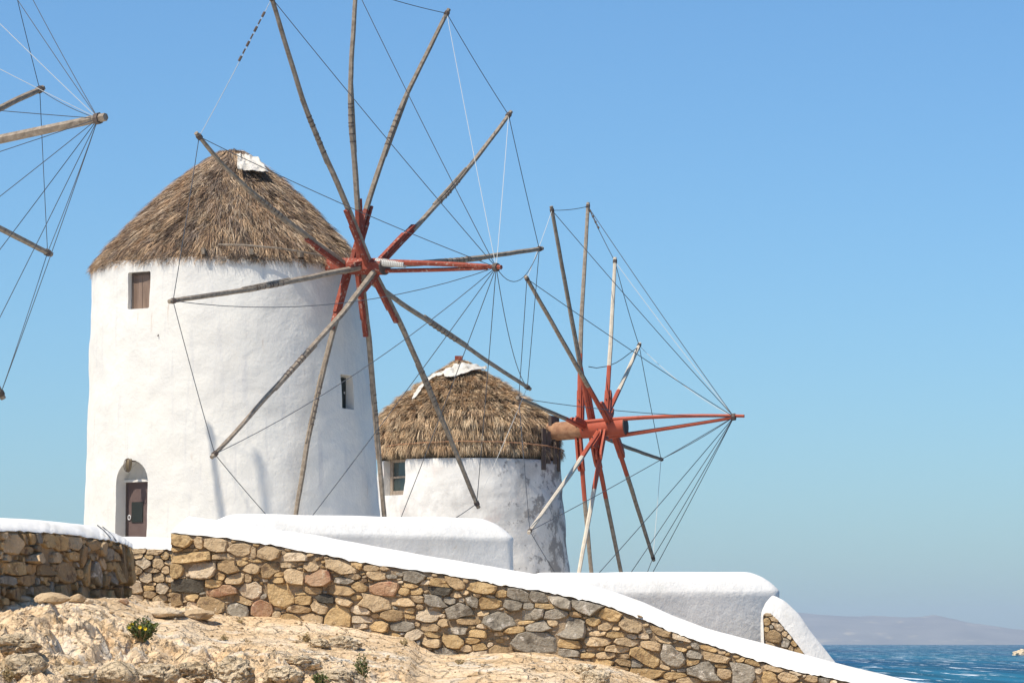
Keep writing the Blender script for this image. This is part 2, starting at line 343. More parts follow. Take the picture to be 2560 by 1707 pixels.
pv_ = np.linspace(0, 1, 50); py_ = np.linspace(43.6, 118, 90); PY, PU = np.meshgrid(py_, pv_, indexing='ij')  # unseen paving sheet added so sunlight bounces onto the shaded whitewash
PX = -4.4 - 26 * sstep(44, 60, PY) + PU * (5.6 + 26 * sstep(44, 60, PY) + 0.055 * np.clip(PY - 46, 0, 100)); PZ = ground_z(PX, PY) + 0.03
ii = np.arange(50 * 90).reshape(90, 50)
o = mesh('terrace', np.stack([PX.ravel(), PY.ravel(), PZ.ravel()], 1), np.stack([ii[:-1, :-1].ravel(), ii[:-1, 1:].ravel(), ii[1:, 1:].ravel(), ii[1:, :-1].ravel()], 1).tolist(), M['paving'], smooth=True)
setp(o, kind='structure', label='pale whitewashed paving round the mills')

# ------------------------------------------------------------------ sea, island
SEA = -8.0; EARTH = 6.371e6
def sea_mat():
    m = bpy.data.materials.new('choppy_sea'); m.use_nodes = True; N = m.node_tree.nodes; b = N['Principled BSDF']
    geo = N.new('ShaderNodeNewGeometry')
    def nz(scale, st, det, rgh=0.6, dist=0.0):
        mp = N.new('ShaderNodeMapping'); mp.inputs['Scale'].default_value = st; lk(m, geo.outputs['Position'], mp.inputs[0])
        t = N.new('ShaderNodeTexNoise'); t.inputs['Scale'].default_value = scale; t.inputs['Detail'].default_value = det; t.inputs['Roughness'].default_value = rgh
        t.inputs['Distortion'].default_value = dist; lk(m, mp.outputs[0], t.inputs['Vector']); return t.outputs[0]
    big = N.new('ShaderNodeValToRGB'); lk(m, nz(0.010, (1, 0.10, 1), 6), big.inputs[0])
    e = big.color_ramp.elements; e[0].position = 0.38; e[0].color = (0.007, 0.062, 0.135, 1); e[1].position = 0.64; e[1].color = (0.013, 0.12, 0.19, 1)
    chop = N.new('ShaderNodeMapRange'); chop.inputs[1].default_value = 0.35; chop.inputs[2].default_value = 0.65; chop.inputs[3].default_value = 0.62; chop.inputs[4].default_value = 1.3
    lk(m, nz(0.16, (1, 0.05, 1), 5), chop.inputs[0])
    mx0 = N.new('ShaderNodeMix'); mx0.data_type = 'RGBA'; mx0.blend_type = 'MULTIPLY'; mx0.inputs[0].default_value = 1
    lk(m, big.outputs[0], mx0.inputs[6]); lk(m, chop.outputs[0], mx0.inputs[7])
    fo = N.new('ShaderNodeMapRange'); fo.inputs[1].default_value = 0.60; fo.inputs[2].default_value = 0.63
    lk(m, nz(0.45, (1, 0.030, 1), 4, 0.66, 0.6), fo.inputs[0])
    mx = N.new('ShaderNodeMix'); mx.data_type = 'RGBA'; lk(m, fo.outputs[0], mx.inputs[0]); lk(m, mx0.outputs[2], mx.inputs[6]); mx.inputs[7].default_value = (0.78, 0.82, 0.84, 1)
    lk(m, mx.outputs[2], b.inputs['Base Color'])
    b.inputs['Roughness'].default_value = 0.5; b.inputs['Specular IOR Level'].default_value = 0.03
    bp = N.new('ShaderNodeBump'); bp.inputs['Strength'].default_value = 0.6; bp.inputs['Distance'].default_value = 0.8
    lk(m, nz(0.3, (1, 0.5, 1), 6), bp.inputs['Height']); lk(m, bp.outputs[0], b.inputs['Normal'])
    return m
sv, sf = [], []; rr_ = np.concatenate([[0, 60, 150, 400], np.geomspace(700, 22000, 60)]); na = 72
for r in rr_:
    for k in range(na): a = 2 * math.pi * k / na; sv.append((r * math.sin(a), r * math.cos(a), SEA - r * r / (2 * EARTH)))
for q in range(len(rr_) - 1):
    for k in range(na): k2 = (k + 1) % na; sf.append((q * na + k, (q + 1) * na + k, (q + 1) * na + k2, q * na + k2))
o = mesh('sea', sv, sf, sea_mat(), origin=(0, 0, SEA), smooth=True); setp(o, kind='structure', label='blue wind-ruffled sea with whitecaps')

M['isle'] = mk('dry_hillside', [(0.3, (0.15, 0.145, 0.14)), (0.7, (0.24, 0.225, 0.205))], 0.003, 1.0, detail=10,
               layers=[((0.40, 0.34, 0.25), 0.006, 0.58, 0.72, (1, 0.4, 3))])
prof = [(1500, 0), (1650, 20), (1800, 46), (1960, 82), (2010, 81), (2080, 74), (2150, 70), (2220, 72), (2300, 68), (2370, 70), (2420, 64), (2480, 52), (2560, 42), (2700, 30), (2900, 40), (3200, 10)]
iv, jf = [], []
ID = 18000.0; IZ = (1597 - 1613) / FPX * ID; NXI, NYI = 240, 26
for j in range(NYI):
    for i in range(NXI):
        px = 1480 + i * (3240 - 1480) / (NXI - 1)
        u = j / (NYI - 1)
        top = np.interp(px, [p[0] for p in prof], [p[1] for p in prof]) * ID / FPX
        yy = ID + 1700 * u * 2 + 60 * math.sin(px * 0.02)
        hh = (top + 3 * mnoise.noise((px * 0.03, 1, 0)) * (top > 4)) * (math.sin(math.pi * min(u, 1)) ** 0.8) * (1 + 0.12 * mnoise.noise((px * 0.012, u * 4, 3)) * (u < 0.45)) * 1.11
        iv.append(((px - 1280) / FPX * ID * (1 + 0.1 * u), yy, IZ + hh - 4 * (u > 0.98)))
for j in range(NYI - 1):
    for i in range(NXI - 1):
        a = j * NXI + i; jf.append((a, a + 1, a + NXI + 1, a + NXI))
o = mesh('island', iv, jf, M['isle'], smooth=True); setp(o, kind='structure', label='low bare island on the horizon fading into haze')

# haze of the sea air: one even box of pale volume round everything
hm = bpy.data.materials.new('sea_air'); hm.use_nodes = True; N = hm.node_tree.nodes; N.clear()
pv = N.new('ShaderNodeVolumePrincipled'); pv.inputs['Density'].default_value = 5.0e-5; pv.inputs['Color'].default_value = (0.74, 0.86, 1.0, 1); pv.inputs['Anisotropy'].default_value = 0.0
ou = N.new('ShaderNodeOutputMaterial'); hm.node_tree.links.new(pv.outputs[0], ou.inputs['Volume'])
hb = MB(); hb.box((0, 0, 60), Vector((1, 0, 0)), Vector((0, 1, 0)), Vector((0, 0, 1)), 23000, 23000, 150)
o = hb.build('haze', hm, origin=(0, 0, 60)); setp(o, kind='stuff', label='thin pale haze of the sea air')

# ------------------------------------------------------------------ rubble walls
def make_stones(parent, region, seeds, plane, nfill, sizes, palette, depth=0.05, maxparts=300, gap=0.0035, proud=(0.02, 0.06), seedn=1, aspect=(0.34, 0.72), tall=False):
    """region: polygon in wall coordinates (s,z); seeds: hand-set stones (s,z,half width,half height,turn,colour);
    the rest of the face is filled with smaller stones that fit between them"""
    R = random.Random(seedn); poly = np.array(region)
    def inside(p):
        x, y = p[..., 0], p[..., 1]; c = np.zeros(x.shape, bool); n = len(poly)
        for i in range(n):
            x1, y1 = poly[i]; x2, y2 = poly[(i + 1) % n]
            if y1 == y2: continue
            c ^= ((y1 > y) != (y2 > y)) & (x < (x2 - x1) * (y - y1) / (y2 - y1) + x1)
        return c
    E = [list(s) for s in seeds]
    arr = lambda: np.array([e[:5] for e in E], dtype=float).reshape(-1, 5)
    A = arr()
    def metric(P, A):
        dx = P[..., None, 0] - A[:, 0]; dz = P[..., None, 1] - A[:, 1]
        c, s_ = np.cos(A[:, 4]), np.sin(A[:, 4])
        u = (dx * c + dz * s_) / A[:, 2]; v = (-dx * s_ + dz * c) / A[:, 3]
        return (np.abs(u) ** 3.4 + np.abs(v) ** 3.4) ** (1 / 3.4)
    lo = poly.min(0); hi = poly.max(0)
    ang = np.linspace(0, 2 * math.pi, 12, endpoint=False)
    for (hw0, hw1, tries) in sizes:
        for _ in range(tries):
            p = np.array([R.uniform(lo[0], hi[0]), R.uniform(lo[1], hi[1])])
            if not inside(p[None])[0]: continue
            a = R.uniform(hw0, hw1); b = a * R.uniform(*aspect)
            if tall and R.random() < 0.6: a, b = b, a
            t = R.gauss(0, 0.16)
            near = A[(np.abs(A[:, 0] - p[0]) < A[:, 2] + A[:, 3] + a + b) & (np.abs(A[:, 1] - p[1]) < A[:, 2] + A[:, 3] + a + b)] if len(A) else A
            P = np.stack([p[0] + a * np.cos(ang) * math.cos(t) - b * np.sin(ang) * math.sin(t), p[1] + a * np.cos(ang) * math.sin(t) + b * np.sin(ang) * math.cos(t)], 1)
            if inside(P).mean() < 0.9: continue
            if len(near):
                m_ = metric(np.vstack([P, p[None]]), near)
                if m_.min() < 0.98: continue
                me_ = metric(near[:, :2], np.array([[p[0], p[1], a, b, t]]))
                if me_.min() < 1.0: continue
            E.append([p[0], p[1], a, b, t, R.choice(palette)]); A = arr()
    nr = 10; steps = 44; out = []
    for i, e in enumerate(E):
        cx, cz, a, b, t = e[:5]
        sel = (np.abs(A[:, 0] - cx) < A[:, 2] + a * 2.2 + 0.1) & (np.abs(A[:, 1] - cz) < np.maximum(A[:, 2], A[:, 3]) + a * 2.0 + 0.1); sel[i] = False
        NB = A[sel]; pts = []
        for k in range(nr):
            th = 2 * math.pi * (k + R.uniform(-0.25, 0.25)) / nr
            du = math.cos(th) * a; dv = math.sin(th) * b
            dx = du * math.cos(t) - dv * math.sin(t); dz = du * math.sin(t) + dv * math.cos(t)
            f = np.linspace(0.2, 1.7, steps); P = np.stack([cx + dx * f, cz + dz * f], 1)
            mi = metric(P, A[i:i + 1])[:, 0]; bad = (mi > R.uniform(1.15, 1.5)) | ~inside(P)
            if len(NB): bad |= metric(P, NB).min(1) < mi
            j = int(np.argmax(bad)) if bad.any() else steps - 1
            ff = f[max(j - 1, 0)]; L = math.hypot(dx, dz)
            ff = max(ff - gap / L, 0.25)
            pts.append((cx + dx * ff, cz + dz * ff))
        out.append((e, pts))
    out.sort(key=lambda q: -abs(q[0][2] * q[0][3]))
    O, T, Nn = plane
    small = MB(); pal_ix = {k: n for n, k in enumerate(ST)}
    for idx, (e, pts) in enumerate(out):
        c2 = np.mean(np.array(pts), 0); sz = min(e[2], e[3]); h = min(R.uniform(*proud), sz * 0.75); 
        def w3(p, off): return O + T * float(p[0]) + Vector((0, 0, 1)) * float(p[1]) + Nn * off
        vs = [w3(p, -depth) for p in pts]
        n = len(pts); tilt = (R.uniform(-0.3, 0.3), R.uniform(-0.4, 0.15))
        def off(p): return ((p[0] - c2[0]) * tilt[0] + (p[1] - c2[1]) * tilt[1])
        vs += [w3(p, h * R.uniform(0.25, 0.75) + off(p) * 0.8) for p in pts]
        ins = [tuple(c2 + (np.array(p) - c2) * R.uniform(0.84, 0.97)) for p in pts]
        vs += [w3(p, h * R.uniform(0.75, 1.15) + off(p)) for p in ins]
        vs.append(w3(c2 + np.array([R.uniform(-.2, .2) * e[2], R.uniform(-.2, .2) * e[3]]), h * R.uniform(0.85, 1.2)))
        fs = []
        for r_ in (0, 1):
            for k in range(n):
                k2 = (k + 1) % n; fs.append((r_ * n + k, r_ * n + k2, (r_ + 1) * n + k2, (r_ + 1) * n + k))
        fs += [(2 * n + k, 2 * n + (k + 1) % n, 3 * n) for k in range(n)]
        if idx < maxparts:
            so = mesh('stone', vs, fs, ST[e[5]], parent, origin=w3(c2, 0), smooth=True)
            sharp(so, 18)
        else: small.add(vs, fs, pal_ix[e[5]])
    if small.v:
        so = small.build('small_stones', list(ST.values()), parent, True); so['kind'] = 'stuff'
    return len(out)

def coping(name, Fp, Rp, parent, mat, back=0.28, drop=0.45, n=90, wob=0.007, bulge=0.035, seed=0, lip=0.012, Nn=Vector((0, -1, 0))):
    """thick whitewashed top of a wall: from the front edge Fp up over the ridge Rp and down behind"""
    def res(P):
        P = [Vector(p) for p in P]; t = np.linspace(0, 1, len(P)); u = np.linspace(0, 1, n)
        A = np.array([tuple(p) for p in P]); q = np.stack([np.interp(u, t, A[:, k]) for k in range(3)], 1)
        for _ in range(2): q[1:-1] = (q[:-2] + 2 * q[1:-1] + q[2:]) / 4
        return [Vector(p) for p in q]
    Fs, Rs = res(Fp), res(Rp); rows = []
    for i in range(n):
        f, r = Fs[i], Rs[i]; up = Vector((0, 0, 1)); bk = -Nn
        j = 0.012 * mnoise.noise((i * 0.35, seed, 0)) + 0.022 * mnoise.noise((i * 1.7, seed, 5))
        f2 = f + up * j
        out = (r - f).cross(Rs[min(i + 1, n - 1)] - Rs[max(i - 1, 0)]).normalized()
        if out.dot(Nn + up) < 0: out = -out
        row = [f2 + bk * 0.12 - up * 0.012, f2 + Nn * lip - up * 0.004, f2 + Nn * lip + up * 0.008 + (r - f2) * 0.02]
        for t in (0.2, 0.4, 0.6, 0.8, 0.93):
            row.append(f2 + Nn * lip + (r - f2 - Nn * lip) * t + out * (bulge * math.sin(math.pi * t) ** 0.8) * (f - r).length)
        row += [r, r + bk * back * 0.35 - up * 0.005, r + bk * back * 0.8 - up * 0.06, r + bk * back - up * 0.16, r + bk * (back + 0.02) - up * drop]
        rows.append([p + Vector((mnoise.noise(p * 2.3 + Vector((seed, 0, 0))), mnoise.noise(p * 2.1 + Vector((0, seed, 9))), mnoise.noise(p * 2.7))) * wob for p in row])
    k = len(rows[0]); v = [p for r in rows for p in r]; f = []
    for i in range(n - 1):
        for a in range(k - 1): f.append((i * k + a, (i + 1) * k + a, (i + 1) * k + a + 1, i * k + a + 1))
    f.append(tuple(range(k - 1, -1, -1))); f.append(tuple((n - 1) * k + a for a in range(k)))
    o = mesh(name, v, f, mat, parent, smooth=True); sharp(o, 60); return o

def core(name, region, plane, back, thick, parent, mat, nseg=60, bump=0.018):
    """mortar body behind the stones: front sheet with relief, closed at the back"""
    O, T, Nn = plane; P = np.array(region); s0, s1 = P[:, 0].min(), P[:, 0].max()
    n = len(P)
    # slice the polygon into columns
    v, f = [], []; rows = 14; cols = 0
    for s in np.linspace(s0 + 1e-4, s1 - 1e-4, nseg):
        zs = []
        for i in range(n):
            a, b = P[i], P[(i + 1) % n]
            if (a[0] - s) * (b[0] - s) < 0: zs.append(a[1] + (b[1] - a[1]) * (s - a[0]) / (b[0] - a[0]))
        if len(zs) < 2: continue
        z0, z1 = min(zs), max(zs)
        for r in range(rows):
            z = z0 + (z1 - z0) * r / (rows - 1)
            p = O + T * float(s) + Vector((0, 0, z)) - Nn * back
            v.append(p + Nn * bump * (mnoise.noise(p * 5) + 0.7 * mnoise.noise(p * 13)))
        for r in range(rows):
            z = z0 + (z1 - z0) * r / (rows - 1); v.append(O + T * float(s) + Vector((0, 0, z)) - Nn * (back + thick))
        cols += 1
    w_ = 2 * rows
    for c in range(cols - 1):
        for r in range(rows - 1):
            a = c * w_ + r; b = (c + 1) * w_ + r
            f.append((a, b, b + 1, a + 1)); f.append((b + rows, a + rows, a + rows + 1, b + rows + 1))
        f.append((c * w_ + rows - 1, (c + 1) * w_ + rows - 1, (c + 1) * w_ + w_ - 1, c * w_ + w_ - 1))
    for c in (0, cols - 1):
        for r in range(rows - 1):
            q = (c * w_ + r, c * w_ + r + 1, c * w_ + rows + r + 1, c * w_ + rows + r)
            f.append(q if c == 0 else q[::-1])
    return mesh(name, v, f, mat, parent, smooth=True)

def to_sz(p, O, T): return ((p - O).dot(T), p.z - O.z)
# ---- the long near wall
NWO = Vector((NW0.x, NW0.y, 0))
NWP = (NWO, NWT, NWN)
def szn(x, y): return to_sz(nw(x, y), NWO, NWT)
wall = empty('rubble_wall', (NW0.x, NW0.y, 0.3), 'long ochre rubble wall with white sloping coping descending to the right', 'wall')
reg = [szn(x, y + 3) for x, y in nw_top] + [szn(x, y + 22) for x, y in reversed(nw_bottom[1:-1])]
reg[-1] = szn(426, 1530)
core('mortar', reg, NWP, 0.012, 0.50, wall, M['mortar'], 160)
# big stones measured on the photograph: centre x,y, width, height (pixels), turn (degrees), colour
BIG = """445 1352 70 40 4 o|498 1358 22 30 10 t|540 1362 56 34 -12 t|440 1372 40 12 0 o|475 1375 46 9 2 b|475 1393 108 30 6 o|562 1390 58 18 3 t|598 1376 58 26 4 t|634 1380 14 30 0 t|671 1384 60 28 -3 t
440 1425 38 40 0 o|507 1426 68 44 8 p|570 1417 54 34 -14 b|607 1408 32 14 6 o|629 1421 46 26 -16 t|679 1424 46 32 16 b|733 1394 66 20 0 p|642 1401 42 7 -2 o|552 1440 28 20 4 o|588 1447 50 28 8 t|622 1446 20 26 0 t
466 1465 98 36 2 d|534 1460 46 24 -8 o|553 1477 72 26 10 r|493 1498 8 8 0 b|627 1475 48 44 24 p|637 1485 52 50 34 p|702 1486 66 58 -2 o|697 1435 26 14 0 o|698 1450 32 16 4 o|735 1440 50 38 -16 t|763 1425 10 10 0 o
797 1446 62 42 14 r|853 1420 84 26 -18 t|895 1412 32 20 -18 o|779 1418 38 22 -14 t|724 1411 40 16 6 t|861 1450 48 16 -2 g|880 1440 40 16 -4 t|925 1420 46 14 -6 t|941 1437 46 20 -6 t|960 1416 22 18 8 t
851 1476 66 24 -6 b|783 1475 48 18 -4 b|818 1497 48 22 -8 d|751 1482 28 10 4 o|757 1500 40 22 -4 o|857 1503 50 22 -22 t|895 1493 32 12 4 o|962 1472 78 34 6 r|1023 1463 38 14 -4 o|900 1468 40 22 -14 o
610 1501 58 18 -20 b|436 1497 36 40 0 b|483 1494 30 18 0 o|528 1513 66 40 -10 b|594 1525 60 36 -8 g|657 1522 58 40 -8 r|693 1537 26 22 10 t|750 1523 62 18 -4 b|803 1521 44 30 -20 t
725 1549 56 26 -10 o|781 1545 58 26 -8 t|845 1541 66 60 -4 o|900 1525 52 22 -8 p|935 1505 80 42 -16 t|907 1549 52 22 -4 p|903 1563 34 14 4 p|1010 1505 64 20 -4 t|977 1537 52 26 -6 b|949 1566 46 24 -2 o|1003 1566 52 22 -2 g|1072 1540 54 28 -4 p|1042 1480 28 18 6 o
1033 1444 50 26 -10 g|1101 1457 58 20 -10 o|1103 1478 62 22 -4 d|1116 1460 20 26 0 t|1065 1455 30 12 4 p|1093 1500 68 28 -8 g|1045 1497 36 22 -4 t|1008 1477 30 18 4 o|1137 1486 30 16 4 t|1186 1506 34 24 -6 g|1147 1529 62 34 14 g|1172 1552 56 18 -4 b
1075 1568 48 20 -4 t|1130 1602 62 36 -18 o|1085 1587 40 18 -4 o|1145 1577 46 18 -4 g|1190 1584 44 20 -4 o|1080 1604 56 26 -8 t|1180 1600 36 16 0 o|1200 1617 36 18 4 o|1165 1620 30 16 0 t
1135 1457 56 26 -16 b|1206 1471 72 26 -8 o|1296 1486 56 30 -14 g|1254 1483 30 16 0 o|1347 1494 50 26 -18 g|1398 1502 66 26 -24 g|1222 1508 64 24 -6 o|1284 1513 50 26 -12 g|1322 1516 30 18 -6 g|1360 1514 44 14 -4 o|1118 1500 40 22 0 g
1252 1552 78 46 -12 g|1321 1536 84 28 6 g|1390 1536 62 24 0 g|1466 1516 70 44 4 g|1441 1535 36 18 0 b|1345 1565 62 26 4 g|1318 1555 46 10 4 o|1382 1557 32 16 -4 t|1428 1571 74 62 -6 g|1285 1573 54 18 2 o|1182 1555 52 22 -4 b|1212 1533 30 12 0 t|1190 1545 42 18 -4 b
1525 1537 58 24 -18 o|1482 1553 34 20 0 o|1515 1566 34 18 6 t|1492 1583 46 12 0 t|1492 1603 58 22 0 t|1424 1609 60 26 -6 o|1340 1609 100 54 -4 g|1575 1563 54 26 -22 t|1600 1540 62 16 -22 b|1655 1578 52 20 -18 b|1566 1572 40 16 -14 o|1539 1586 42 14 0 o|1570 1606 50 22 -6 t|1547 1621 58 18 0 t
1422 1631 50 20 -6 g|1472 1637 36 14 0 o|1514 1638 50 18 4 t|1504 1655 54 16 -10 o|1612 1641 84 42 -26 o|1627 1615 52 20 -10 t|1685 1639 64 54 -10 g|1568 1656 46 22 -4 b|1590 1658 46 24 -10 g|1553 1672 46 20 0 b|1612 1683 80 30 -8 o|1700 1592 46 16 -18 p|1735 1638 42 20 -14 g|1758 1676 78 52 -8 g|1735 1655 40 22 0 o
1688 1690 60 18 0 o|1790 1644 58 22 -12 t|1800 1664 34 12 -6 o|1850 1683 62 50 -14 g|1830 1690 52 24 -8 t|1720 1698 70 16 0 t|1770 1620 40 12 -16 o|1660 1600 40 12 -20 t|1700 1623 36 14 -10 o|1560 1700 50 20 0 o|1640 1705 60 18 0 b|1560 1640 38 12 0 t
1815 1682 54 28 -12 t|1878 1682 74 44 -10 g|1926 1693 36 30 -4 o|1968 1692 54 22 -10 t|1990 1680 30 14 -16 p|1880 1655 34 12 -14 o|1936 1672 40 14 -16 t|2030 1695 30 14 -12 t"""
seeds = []
for row in BIG.replace('\n', '|').split('|'):
    x, y, wd, ht, tr, cl = row.split(); x, y, wd, ht, tr = map(float, (x, y, wd, ht, tr))
    s, z = szn(x, y); dpt = NW0.y + s * math.sin(NWA); ppm = FPX / dpt
    e = [s, z, wd / 2 / ppm / math.cos(NWA) * 0.97, ht / 2 / ppm * 0.97, math.radians(tr), cl]
    if any(abs(e[0] - q[0]) < 0.45 * (e[2] + q[2]) and abs(e[1] - q[1]) < 0.45 * (e[3] + q[3]) for q in seeds): continue
    seeds.append(e)
nst = make_stones(wall, reg, seeds, NWP, 0, [(0.10, 0.16, 900), (0.06, 0.11, 2500), (0.04, 0.065, 5000), (0.025, 0.04, 6000)], 'oottttbgpp', seedn=3)
print('near wall stones', nst)
F_ = [nw(x, y) for x, y in nw_top]; R_ = [nw(x, y, 0.42) for x, y in nw_ridge]
coping('coping', F_, R_, wall, M['coping'], back=0.22, drop=0.5, n=200, seed=1, Nn=NWN)
# stones on the short left end of the wall
# ---- left wall, seen almost end-on, its face in shade
LO = at(-40, 1326, 37.0); LE = at(332, 1366, 41.3); LO = Vector((LO.x, LO.y, 0)); LE.z = 0
LT = (LE - LO).normalized(); LN = Vector((LT.y, -LT.x, 0))
def lw(x, y, back=0.0): return onplane(x, y, LO - LN * back, LN)
def szl(x, y): return to_sz(lw(x, y), LO, LT)
lw_top = [(-40, 1326), (84, 1327), (157, 1333), (234, 1344), (274, 1349), (311, 1359), (332, 1369)]
lw_bot = [(330, 1462), (270, 1460), (197, 1458), (143, 1452), (120, 1475), (60, 1470), (-40, 1470)]
lwall = empty('rubble_wall', (LO.x, LO.y, 0.3), 'shaded rubble wall with rounded white coping left of the mill door', 'wall')
reg = [szl(x, y + 2) for x, y in lw_top] + [szl(x, y + 44) for x, y in lw_bot]
core('mortar', reg[:len(lw_top)] + [szl(x, y + 95) for x, y in lw_bot], (LO, LT, LN), 0.03, 0.5, lwall, M['mortar'], 60)
SL = """30 1362 44 44 0 t|118 1352 18 36 0 o|148 1356 30 36 0 o|183 1358 26 34 0 t|205 1395 22 60 0 b|215 1430 20 64 4 o|240 1430 28 60 -4 g|255 1372 22 34 0 t|165 1430 46 50 0 b|100 1394 60 28 6 t|60 1375 30 20 0 b|95 1370 34 18 0 b|270 1385 18 36 0 g|280 1440 16 40 0 g|292 1430 12 54 0 o|308 1410 14 90 0 b|322 1420 12 90 0 o|140 1395 24 28 0 t|230 1362 20 24 0 b|300 1372 14 26 0 b|75 1420 50 26 0 b|30 1420 44 36 0 o|110 1425 40 30 0 b|20 1395 34 20 0 t|180 1390 24 24 0 o|255 1410 18 30 0 t|275 1415 16 26 0 o|60 1450 50 24 0 b|15 1450 40 24 0 g|160 1475 50 30 0 b|210 1482 40 26 0 b|100 1480 40 30 0 b|250 1485 40 24 0 b|300 1480 30 30 0 b|40 1485 50 30 0 b"""
seeds = []
for row in SL.split('|'):
    x, y, wd, ht, tr, cl = row.split(); x, y, wd, ht, tr = map(float, (x, y, wd, ht, tr))
    s, z = szl(x, y); s2 = szl(x + wd / 2, y)[0] - szl(x - wd / 2, y)[0]
    seeds.append([s, z, s2 / 2 * 0.97, ht / 2 / (FPX / 39) * 0.97, math.radians(tr), cl])
make_stones(lwall, reg, seeds, (LO, LT, LN), 0, [(0.1, 0.2, 800), (0.06, 0.11, 1500), (0.035, 0.06, 2500)], 'ootbbg', seedn=5, aspect=(0.5, 1.0), gap=0.01)
coping('coping', [lw(x, y) for x, y in lw_top], [lw(x, y, 0.40) for x, y in [(-60, 1291), (80, 1297), (150, 1304), (225, 1313), (262, 1324), (300, 1341), (322, 1360)]], lwall, M['coping'], back=0.3, drop=0.5, n=70, seed=4, Nn=LN)
for k, (xa, ya, xb, yb) in enumerate([(240, 1315, 276, 1346), (253, 1319, 290, 1352)]):     # two thin cables lying over the coping
    b = MB(); pa = lw(xa, ya, 0.40); pb = lw(xb, yb, -0.02); mid = (pa + pb) / 2 + LN * 0.012 + Vector((0, 0, 0.022))
    b.tube([pa + LN * 0.02 + Vector((0, 0, 0.012)), mid, pb + Vector((0, 0, 0.01))], 0.008, 5); o = b.build('cable', M['rope_dark'])
    setp(o, ['thin dark cable over the left white coping, further one', 'thin dark cable over the left white coping, nearer one'][k], 'cable')
# ---- short wall in the gap between them
GO = at(285, 1370, 43.0); GO = Vector((GO.x, GO.y, 0)); GT = Vector((1, 0.05, 0)).normalized(); GN = Vector((GT.y, -GT.x, 0))
def gw(x, y, back=0.0): return onplane(x, y, GO - GN * back, GN)
gwall = empty('rubble_wall', (GO.x + .6, GO.y, 0.3), 'short sunlit rubble wall in the gap below the mill door', 'wall')
reg = [to_sz(gw(x, y), GO, GT) for x, y in [(285, 1368), (440, 1374), (440, 1512), (285, 1512)]]
core('mortar', reg, (GO, GT, GN), 0.02, 0.4, gwall, M['mortar'], 30)
seeds = []
for row in "350 1376 40 14 4 t|385 1378 44 18 0 t|360 1408 34 30 14 p|372 1392 20 14 0 o|395 1410 30 30 0 t|345 1390 24 14 0 t|365 1443 34 28 0 p|397 1442 32 24 0 t|340 1466 36 34 0 p|380 1425 40 14 0 t|405 1470 30 26 0 p|370 1470 34 14 0 o|345 1425 24 22 0 t|412 1390 20 20 0 o|375 1485 30 18 0 t|400 1495 34 16 0 t|340 1495 36 18 0 p|412 1425 20 20 0 t|320 1400 24 20 0 t|318 1440 24 24 0 p".split('|'):
    x, y, wd, ht, tr, cl = row.split(); x, y, wd, ht, tr = map(float, (x, y, wd, ht, tr)); s, z = to_sz(gw(x, y), GO, GT); pm = FPX / 43
    seeds.append([s, z, wd / 2 / pm, ht / 2 / pm, math.radians(tr), cl])
make_stones(gwall, reg, seeds, (GO, GT, GN), 0, [(0.05, 0.09, 700), (0.03, 0.05, 1500)], 'ttop', seedn=6)
coping('coping', [gw(x, y) for x, y in [(285, 1368), (360, 1371), (440, 1374)]], [gw(x, y, 0.3) for x, y in [(285, 1341), (360, 1342), (440, 1344)]], gwall, M['coping'], back=0.3, n=30, seed=8, Nn=GN)
# ---- stair wall at the right end
RO = at(1905, 1560, 46.6); RO = Vector((RO.x, RO.y, 0)); RA = math.radians(-6); RT = Vector((math.cos(RA), math.sin(RA), 0)); RN = Vector((math.sin(RA), -math.cos(RA), 0))
def rw(x, y, back=0.0): return onplane(x, y, RO - RN * back, RN)
rwall = empty('rubble_wall', (RO.x + .4, RO.y, -0.8), 'curving stair wall with stone infill and thick white coping at far right', 'wall')
inn = [(1911, 1640), (1909, 1580), (1907, 1537), (1914, 1530), (1926, 1531), (1945, 1548), (1962, 1570), (1981, 1593), (2013, 1635), (2050, 1690), (2075, 1730)]
outr = [(1903, 1640), (1901, 1570), (1903, 1530), (1915, 1505), (1932, 1486), (1962, 1501), (1997, 1535), (2026, 1577), (2060, 1618), (2096, 1664), (2135, 1715)]
reg = [to_sz(rw(x, y), RO, RT) for x, y in inn] + [to_sz(rw(x, y), RO, RT) for x, y in [(2075, 1760), (1911, 1760)]]
core('mortar', reg, (RO, RT, RN), 0.02, 0.35, rwall, M['mortar'], 40)
seeds = []
for row in "1922 1536 22 8 -10 t|1935 1546 24 14 -20 t|1918 1553 18 18 0 o|1943 1567 34 18 -34 p|1930 1566 14 12 0 g|1918 1573 14 14 0 o|1936 1590 44 36 -20 b|1962 1585 20 14 -30 t|1972 1592 18 14 -40 p|1985 1608 24 18 -40 o|1965 1606 26 30 -30 g|1995 1625 26 16 -44 o|1978 1620 16 16 -40 t|1925 1615 24 20 0 t|1955 1630 34 26 0 b|1990 1650 40 24 -20 t".split('|'):
    x, y, wd, ht, tr, cl = row.split(); x, y, wd, ht, tr = map(float, (x, y, wd, ht, tr)); s, z = to_sz(rw(x, y), RO, RT); pm = FPX / 46.6
    seeds.append([s, z, wd / 2 / pm, ht / 2 / pm, math.radians(tr), cl])
make_stones(rwall, reg, seeds, (RO, RT, RN), 0, [(0.04, 0.08, 500), (0.025, 0.04, 900)], 'tto', seedn=8, gap=0.005, proud=(0.01, 0.03))
coping('coping', [rw(x, y) for x, y in inn], [rw(x, y, 0.22 if 3 < k else 0.1) for k, (x, y) in enumerate(outr)], rwall, M['coping'], back=0.3, drop=0.3, n=80, seed=12, Nn=RN, bulge=0.06)

